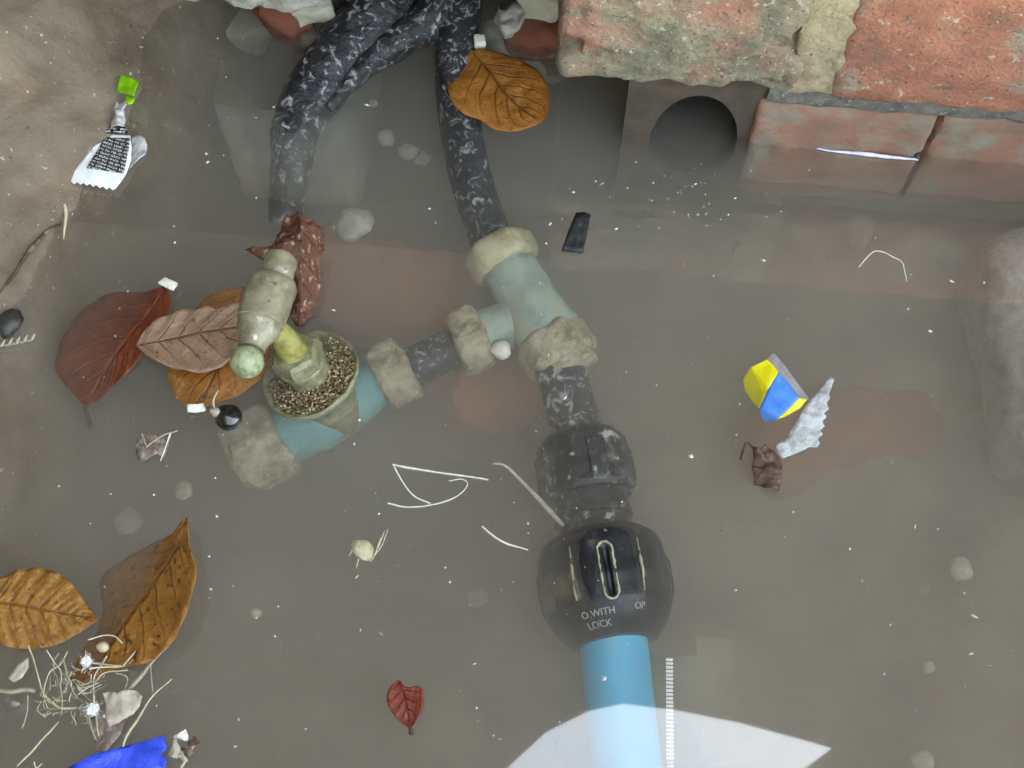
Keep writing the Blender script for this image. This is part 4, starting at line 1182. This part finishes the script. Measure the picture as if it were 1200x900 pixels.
# skeletal scrap
sk = thing('leaf_skeleton', P(182, 522, -0.001), 'skeletal brown leaf scrap floating below the amber leaf', 'leaf')
sheet('blade', [(160, 515), (166, 507), (178, 508), (190, 512), (198, 506), (205, 504), (197, 520), (192, 536), (184, 532), (172, 540), (163, 541), (159, 530)], 0.0012, M['skeleton_scrap'], sk, crumple_f(0.002, 160, 5), res=2)
straw('rib', [(172, 523), (190, 511), (208, 504)], [1.6, 1.2], M['straw_grey'], parent=sk, z=0.003)
straw('rib', [(199, 508), (194, 524), (188, 540)], [1.3, 0.9], M['straw_pale'], parent=sk, z=0.003)
straw('rib', [(166, 508), (170, 518), (173, 524)], [1.3, 0.9], M['straw_grey'], parent=sk, z=0.003)

# root tangle in the corner
rt = thing('root_tangle', P(90, 820, -0.002), 'matted tangle of roots and grass stems around the golden leaf tip', 'roots')
T = [([(33, 757), (40, 780), (47, 800), (52, 815)], [2.0, 1.6], 'straw'), ([(56, 760), (64, 775), (70, 786), (70, 800)], [1.4, 1.0], 'straw_pale'),
     ([(78, 762), (70, 776), (58, 785), (54, 800), (52, 815)], [1.4, 1.2], 'straw'), ([(75, 775), (80, 795), (88, 818)], [2.2, 1.0], 'straw_grey'),
     ([(50, 812), (58, 822), (70, 832), (85, 831), (100, 828), (112, 820)], [2.2, 3.0, 1.6], 'straw'), ([(70, 798), (71, 815), (70, 838)], [2.0, 1.4], 'straw_grey'),
     ([(68, 846), (55, 862), (40, 880), (20, 900)], [1.6, 2.2, 1.8], 'straw'), ([(125, 768), (118, 780), (110, 795), (108, 825)], [1.2, 1.6], 'straw_pale'),
     ([(100, 777), (122, 778), (142, 780)], [2.2, 2.6, 1.6], 'straw'), ([(104, 784), (125, 783), (145, 780)], [2.0, 2.0, 1.2], 'straw_pale'),
     ([(104, 748), (118, 744), (132, 746), (142, 755)], [1.6, 1.2], 'straw_pale'), ([(110, 802), (122, 790), (138, 786), (150, 784)], [1.4, 1.8], 'straw'),
     ([(145, 781), (160, 765), (175, 745), (190, 725)], [2.4, 2.0, 1.0], 'straw'), ([(150, 780), (168, 762), (186, 738), (194, 722)], [1.6, 1.2], 'straw_grey'), ([(140, 778), (152, 762), (170, 742), (184, 728)], [1.2, 1.0], 'twig'),
     ([(146, 812), (158, 798), (172, 782), (190, 762), (196, 758)], [4.0, 5.0, 4.6, 2.0], 'straw_grey'), ([(176, 776), (177, 790), (178, 812)], [1.8, 1.2], 'straw_grey'),
     ([(202, 795), (186, 810), (172, 825), (162, 842), (152, 860), (144, 876)], [1.2, 2.2, 2.6, 3.0, 2.4], 'straw'), ([(112, 838), (115, 850), (118, 862)], [2.4, 1.2], 'straw'), ([(103, 838), (107, 852), (113, 866)], [2.0, 2.6, 1.2], 'straw_grey'),
     ([(0, 810), (14, 811), (28, 809), (40, 812)], [4.4, 5.4, 4.0], 'straw_grey'), ([(34, 815), (32, 832), (26, 852)], [2.0, 1.4], 'straw_grey'), ([(48, 822), (44, 832), (52, 838), (60, 834)], [1.0], 'straw'),
     ([(136, 790), (148, 795), (146, 808), (138, 812)], [1.0], 'straw'), ([(92, 815), (104, 806), (114, 800)], [1.0], 'straw_pale'), ([(40, 893), (42, 900), (50, 896)], [1.2], 'straw_pale')]
for i, (l, r, mt) in enumerate(T):
    straw('root', l, [0.72 * w_ for w_ in r], M[mt], parent=rt, z=0.002 + 0.003 * ((i * 37) % 7) / 7, seed=i, wob=0.0011)
for i in range(70):
    rs = random.Random(900 + i)
    x, y = rs.uniform(52, 120), rs.uniform(780, 842)
    a = rs.uniform(0, 6.28)
    l = rs.uniform(8, 20)
    cx, cy = rs.uniform(-5, 5), rs.uniform(-5, 5)
    straw('root', [(x, y), (x + l * 0.5 * math.cos(a) + cx, y + l * 0.5 * math.sin(a) + cy), (x + l * math.cos(a), y + l * math.sin(a))], [rs.uniform(0.5, 1.0), 0.5], M[rs.choice(['straw', 'straw_grey', 'straw_pale'])], parent=rt, z=rs.uniform(0.001, 0.004), seed=i + 50)
for (nm, px, py, r, mat, lab, cat, z, fl) in (('fluff', 101, 775, 8, 'fluff', 'bright white fluff tuft on the root tangle', 'fluff', .006, .8), ('fluff', 109, 831, 10, 'fluff', 'grey white fibrous tuft below the bright white tuft', 'fluff', .004, .6),
                                             ('seed', 120, 758, 8, 'straw', 'tan oval seed resting on the golden leaf', 'seed', .005, .8), ('seed', 123, 839, 3.5, 'fluff', 'tiny white seed beside the pale bark chip', 'seed', .005, .8)):
    if nm == 'fluff': tuft(nm, px, py, z, r * 1.3, M[mat], lab, n=220 if py < 800 else 120, seed=int(px))
    else: tag(pebble(nm, P(px, py, z), S(px, py, z, r), M[mat], int(px), fl, 0.15), lab, cat)
tag(sheet('bark_chip', [(120, 812), (127, 810), (138, 812), (150, 808), (160, 809), (166, 816), (163, 828), (156, 837), (142, 845), (128, 852), (124, 838), (125, 826)], 0.006, M['chip'], None, crumple_f(0.0014, 160, 6), res=3, thick=0.0012), 'pale flaky bark chip with a small pit', 'bark')
tag(sheet('leaf_shard', [(106, 842), (118, 838), (130, 848), (148, 842), (142, 860), (132, 872), (122, 886), (112, 876), (108, 860)], 0.0015, M['skeleton_scrap'], None, crumple_f(0.0014, 140, 7), res=3, thick=0.0004), 'brown leaf shard pointing at the blue plastic', 'leaf')
tag(sheet('leaf_shard', [(10, 795), (20, 780), (33, 770), (34, 782), (26, 795), (16, 800)], 0.003, M['leaf_shard'] if 'leaf_shard' in M else M['chip'], None, crumple_f(0.001, 140, 8), res=2, thick=0.0006), 'small pinkish leaf shard over the air bubble', 'leaf')
db = thing('debris_clump', P(212, 878, -0.001), 'small clump of grey debris beside the blue plastic', 'debris')
for i, (px, py, r, mt) in enumerate(((211, 863, 8, 'white_chip'), (206, 878, 9, 'chip'), (218, 880, 8, 'skeleton_scrap'), (226, 868, 6, 'dark_scrap'), (212, 888, 7, 'chip'))):
    rough_block('crumb', P(px, py, 0.002), turned(i * 1.3, 0.3, 0.4), (S(px, py, 0, r), S(px, py, 0, r * 0.6), S(px, py, 0, r * 0.35)), M[mt], db, n=(7, 6, 4), rnd=0.6, amp=0.0016, scale=220, seed=300 + i, chip=0.001)
straw('stalk', [(228, 872), (218, 890), (208, 905)], [2.0, 2.6], M['chip'], parent=db)
# air bubble: a thin clear dome
m = bpy.data.materials.new('bubble_film')
m.use_nodes = True
nt = m.node_tree
nt.nodes.remove(nt.nodes['Principled BSDF'])
lw = nt.nodes.new('ShaderNodeLayerWeight')
lw.inputs['Blend'].default_value = 0.5
f = math_n(nt, 'MULTIPLY_ADD', math_n(nt, 'POWER', lw.outputs['Facing'], 3.0), 0.6, 0.06)
t_ = nt.nodes.new('ShaderNodeBsdfTransparent')
g_ = nt.nodes.new('ShaderNodeBsdfGlossy')
g_.inputs['Roughness'].default_value = 0.03
x_ = nt.nodes.new('ShaderNodeMixShader')
nt.links.new(f, x_.inputs[0])
nt.links.new(t_.outputs[0], x_.inputs[1])
nt.links.new(g_.outputs[0], x_.inputs[2])
nt.links.new(x_.outputs[0], nt.nodes['Material Output'].inputs['Surface'])
rb = S(17, 823, 0, 12)
tag(lathe('air_bubble', P(17, 824, 0.0001), (0, 0, 1), [(rb * math.sin(a), max(1e-5, rb * math.cos(a))) for a in [math.pi / 2 * i / 10 for i in range(11)]], m, None, seg=28, closed=False), 'clear round air bubble on the water', 'bubble')

# ------------------------------------------------------------------ fine floating dust and fibres: nobody could count them
V, Fc = [], []
rs = random.Random(12)
fixed = [(708, 795, 5.0), (655, 846, 3.6), (660, 852, 2.6), (651, 853, 2.4), (810, 535, 4.0), (578, 862, 2.4), (586, 866, 2.0), (845, 622, 2.0), (930, 600, 2.4), (1072, 617, 2.4), (996, 643, 3.0), (1142, 722, 3.2), (1160, 780, 2.6), (1187, 762, 2.0), (1130, 695, 2.0), (522, 665, 2.6), (527, 682, 2.2), (556, 778, 2.2),
         (415, 520, 2.6), (444, 602, 2.8), (418, 676, 2.4), (705, 215, 3.0), (698, 212, 2.4), (745, 190, 2.0), (1064, 362, 2.6), (1090, 388, 2.2), (1153, 331, 3.0), (765, 215, 1.8), (640, 285, 2.4), (645, 262, 2.0), (255, 45, 2.6), (265, 90, 2.2), (211, 152, 2.4), (242, 180, 3.4), (243, 190, 2.8), (262, 182, 2.4), (300, 232, 2.0), (205, 284, 2.8),
         (252, 560, 2.6), (69, 570, 2.4), (180, 580, 2.6), (254, 605, 3.4), (300, 724, 3.0), (322, 746, 2.6), (247, 690, 2.2), (275, 875, 2.8), (245, 652, 2.2), (895, 305, 2.2), (560, 845, 2.0), (862, 692, 3.0)]
for i in range(760):
    px, py = rs.uniform(-20, 1220), rs.uniform(-10, 920)
    if i > 640: px, py = rs.gauss(800, 70), rs.gauss(232, 18)
    if i < len(fixed): px, py = fixed[i][:2]
    if py < 190 and px > 640: continue
    if px < 200 - py * 0.55: continue
    q = P(px, py, 0.0004)
    s = S(px, py, 0, rs.choice([0.35, 0.4, 0.5, 0.6, 0.8, 1.3])) * rs.uniform(0.7, 1.2)
    if i < len(fixed): s = S(px, py, 0, fixed[i][2] * 0.62)
    a = rs.uniform(0, 6.28)
    el = rs.choice([1, 1, 1.2, 1.6, 2.6])
    d = Vector((math.cos(a), math.sin(a), 0))
    e = Vector((-d.y, d.x, 0))
    b0 = len(V)
    for (x, y, z) in ((el, 0, 0), (0, 1, 0), (-el, 0, 0), (0, -1, 0), (0, 0, 0.7), (0, 0, -0.7)):
        V.append(q + d * x * s * rs.uniform(.7, 1.2) + e * y * s * rs.uniform(.6, 1.3) + Vector((0, 0, z * s)))
    for f in ((0, 1, 4), (1, 2, 4), (2, 3, 4), (3, 0, 4), (1, 0, 5), (2, 1, 5), (3, 2, 5), (0, 3, 5)):
        Fc.append(tuple(b0 + x for x in f))
tag(mesh_obj('floating_dust', V, Fc, M['speck'], smooth=False), 'fine pale dust and fibres scattered over the water', 'dust', kind='stuff')
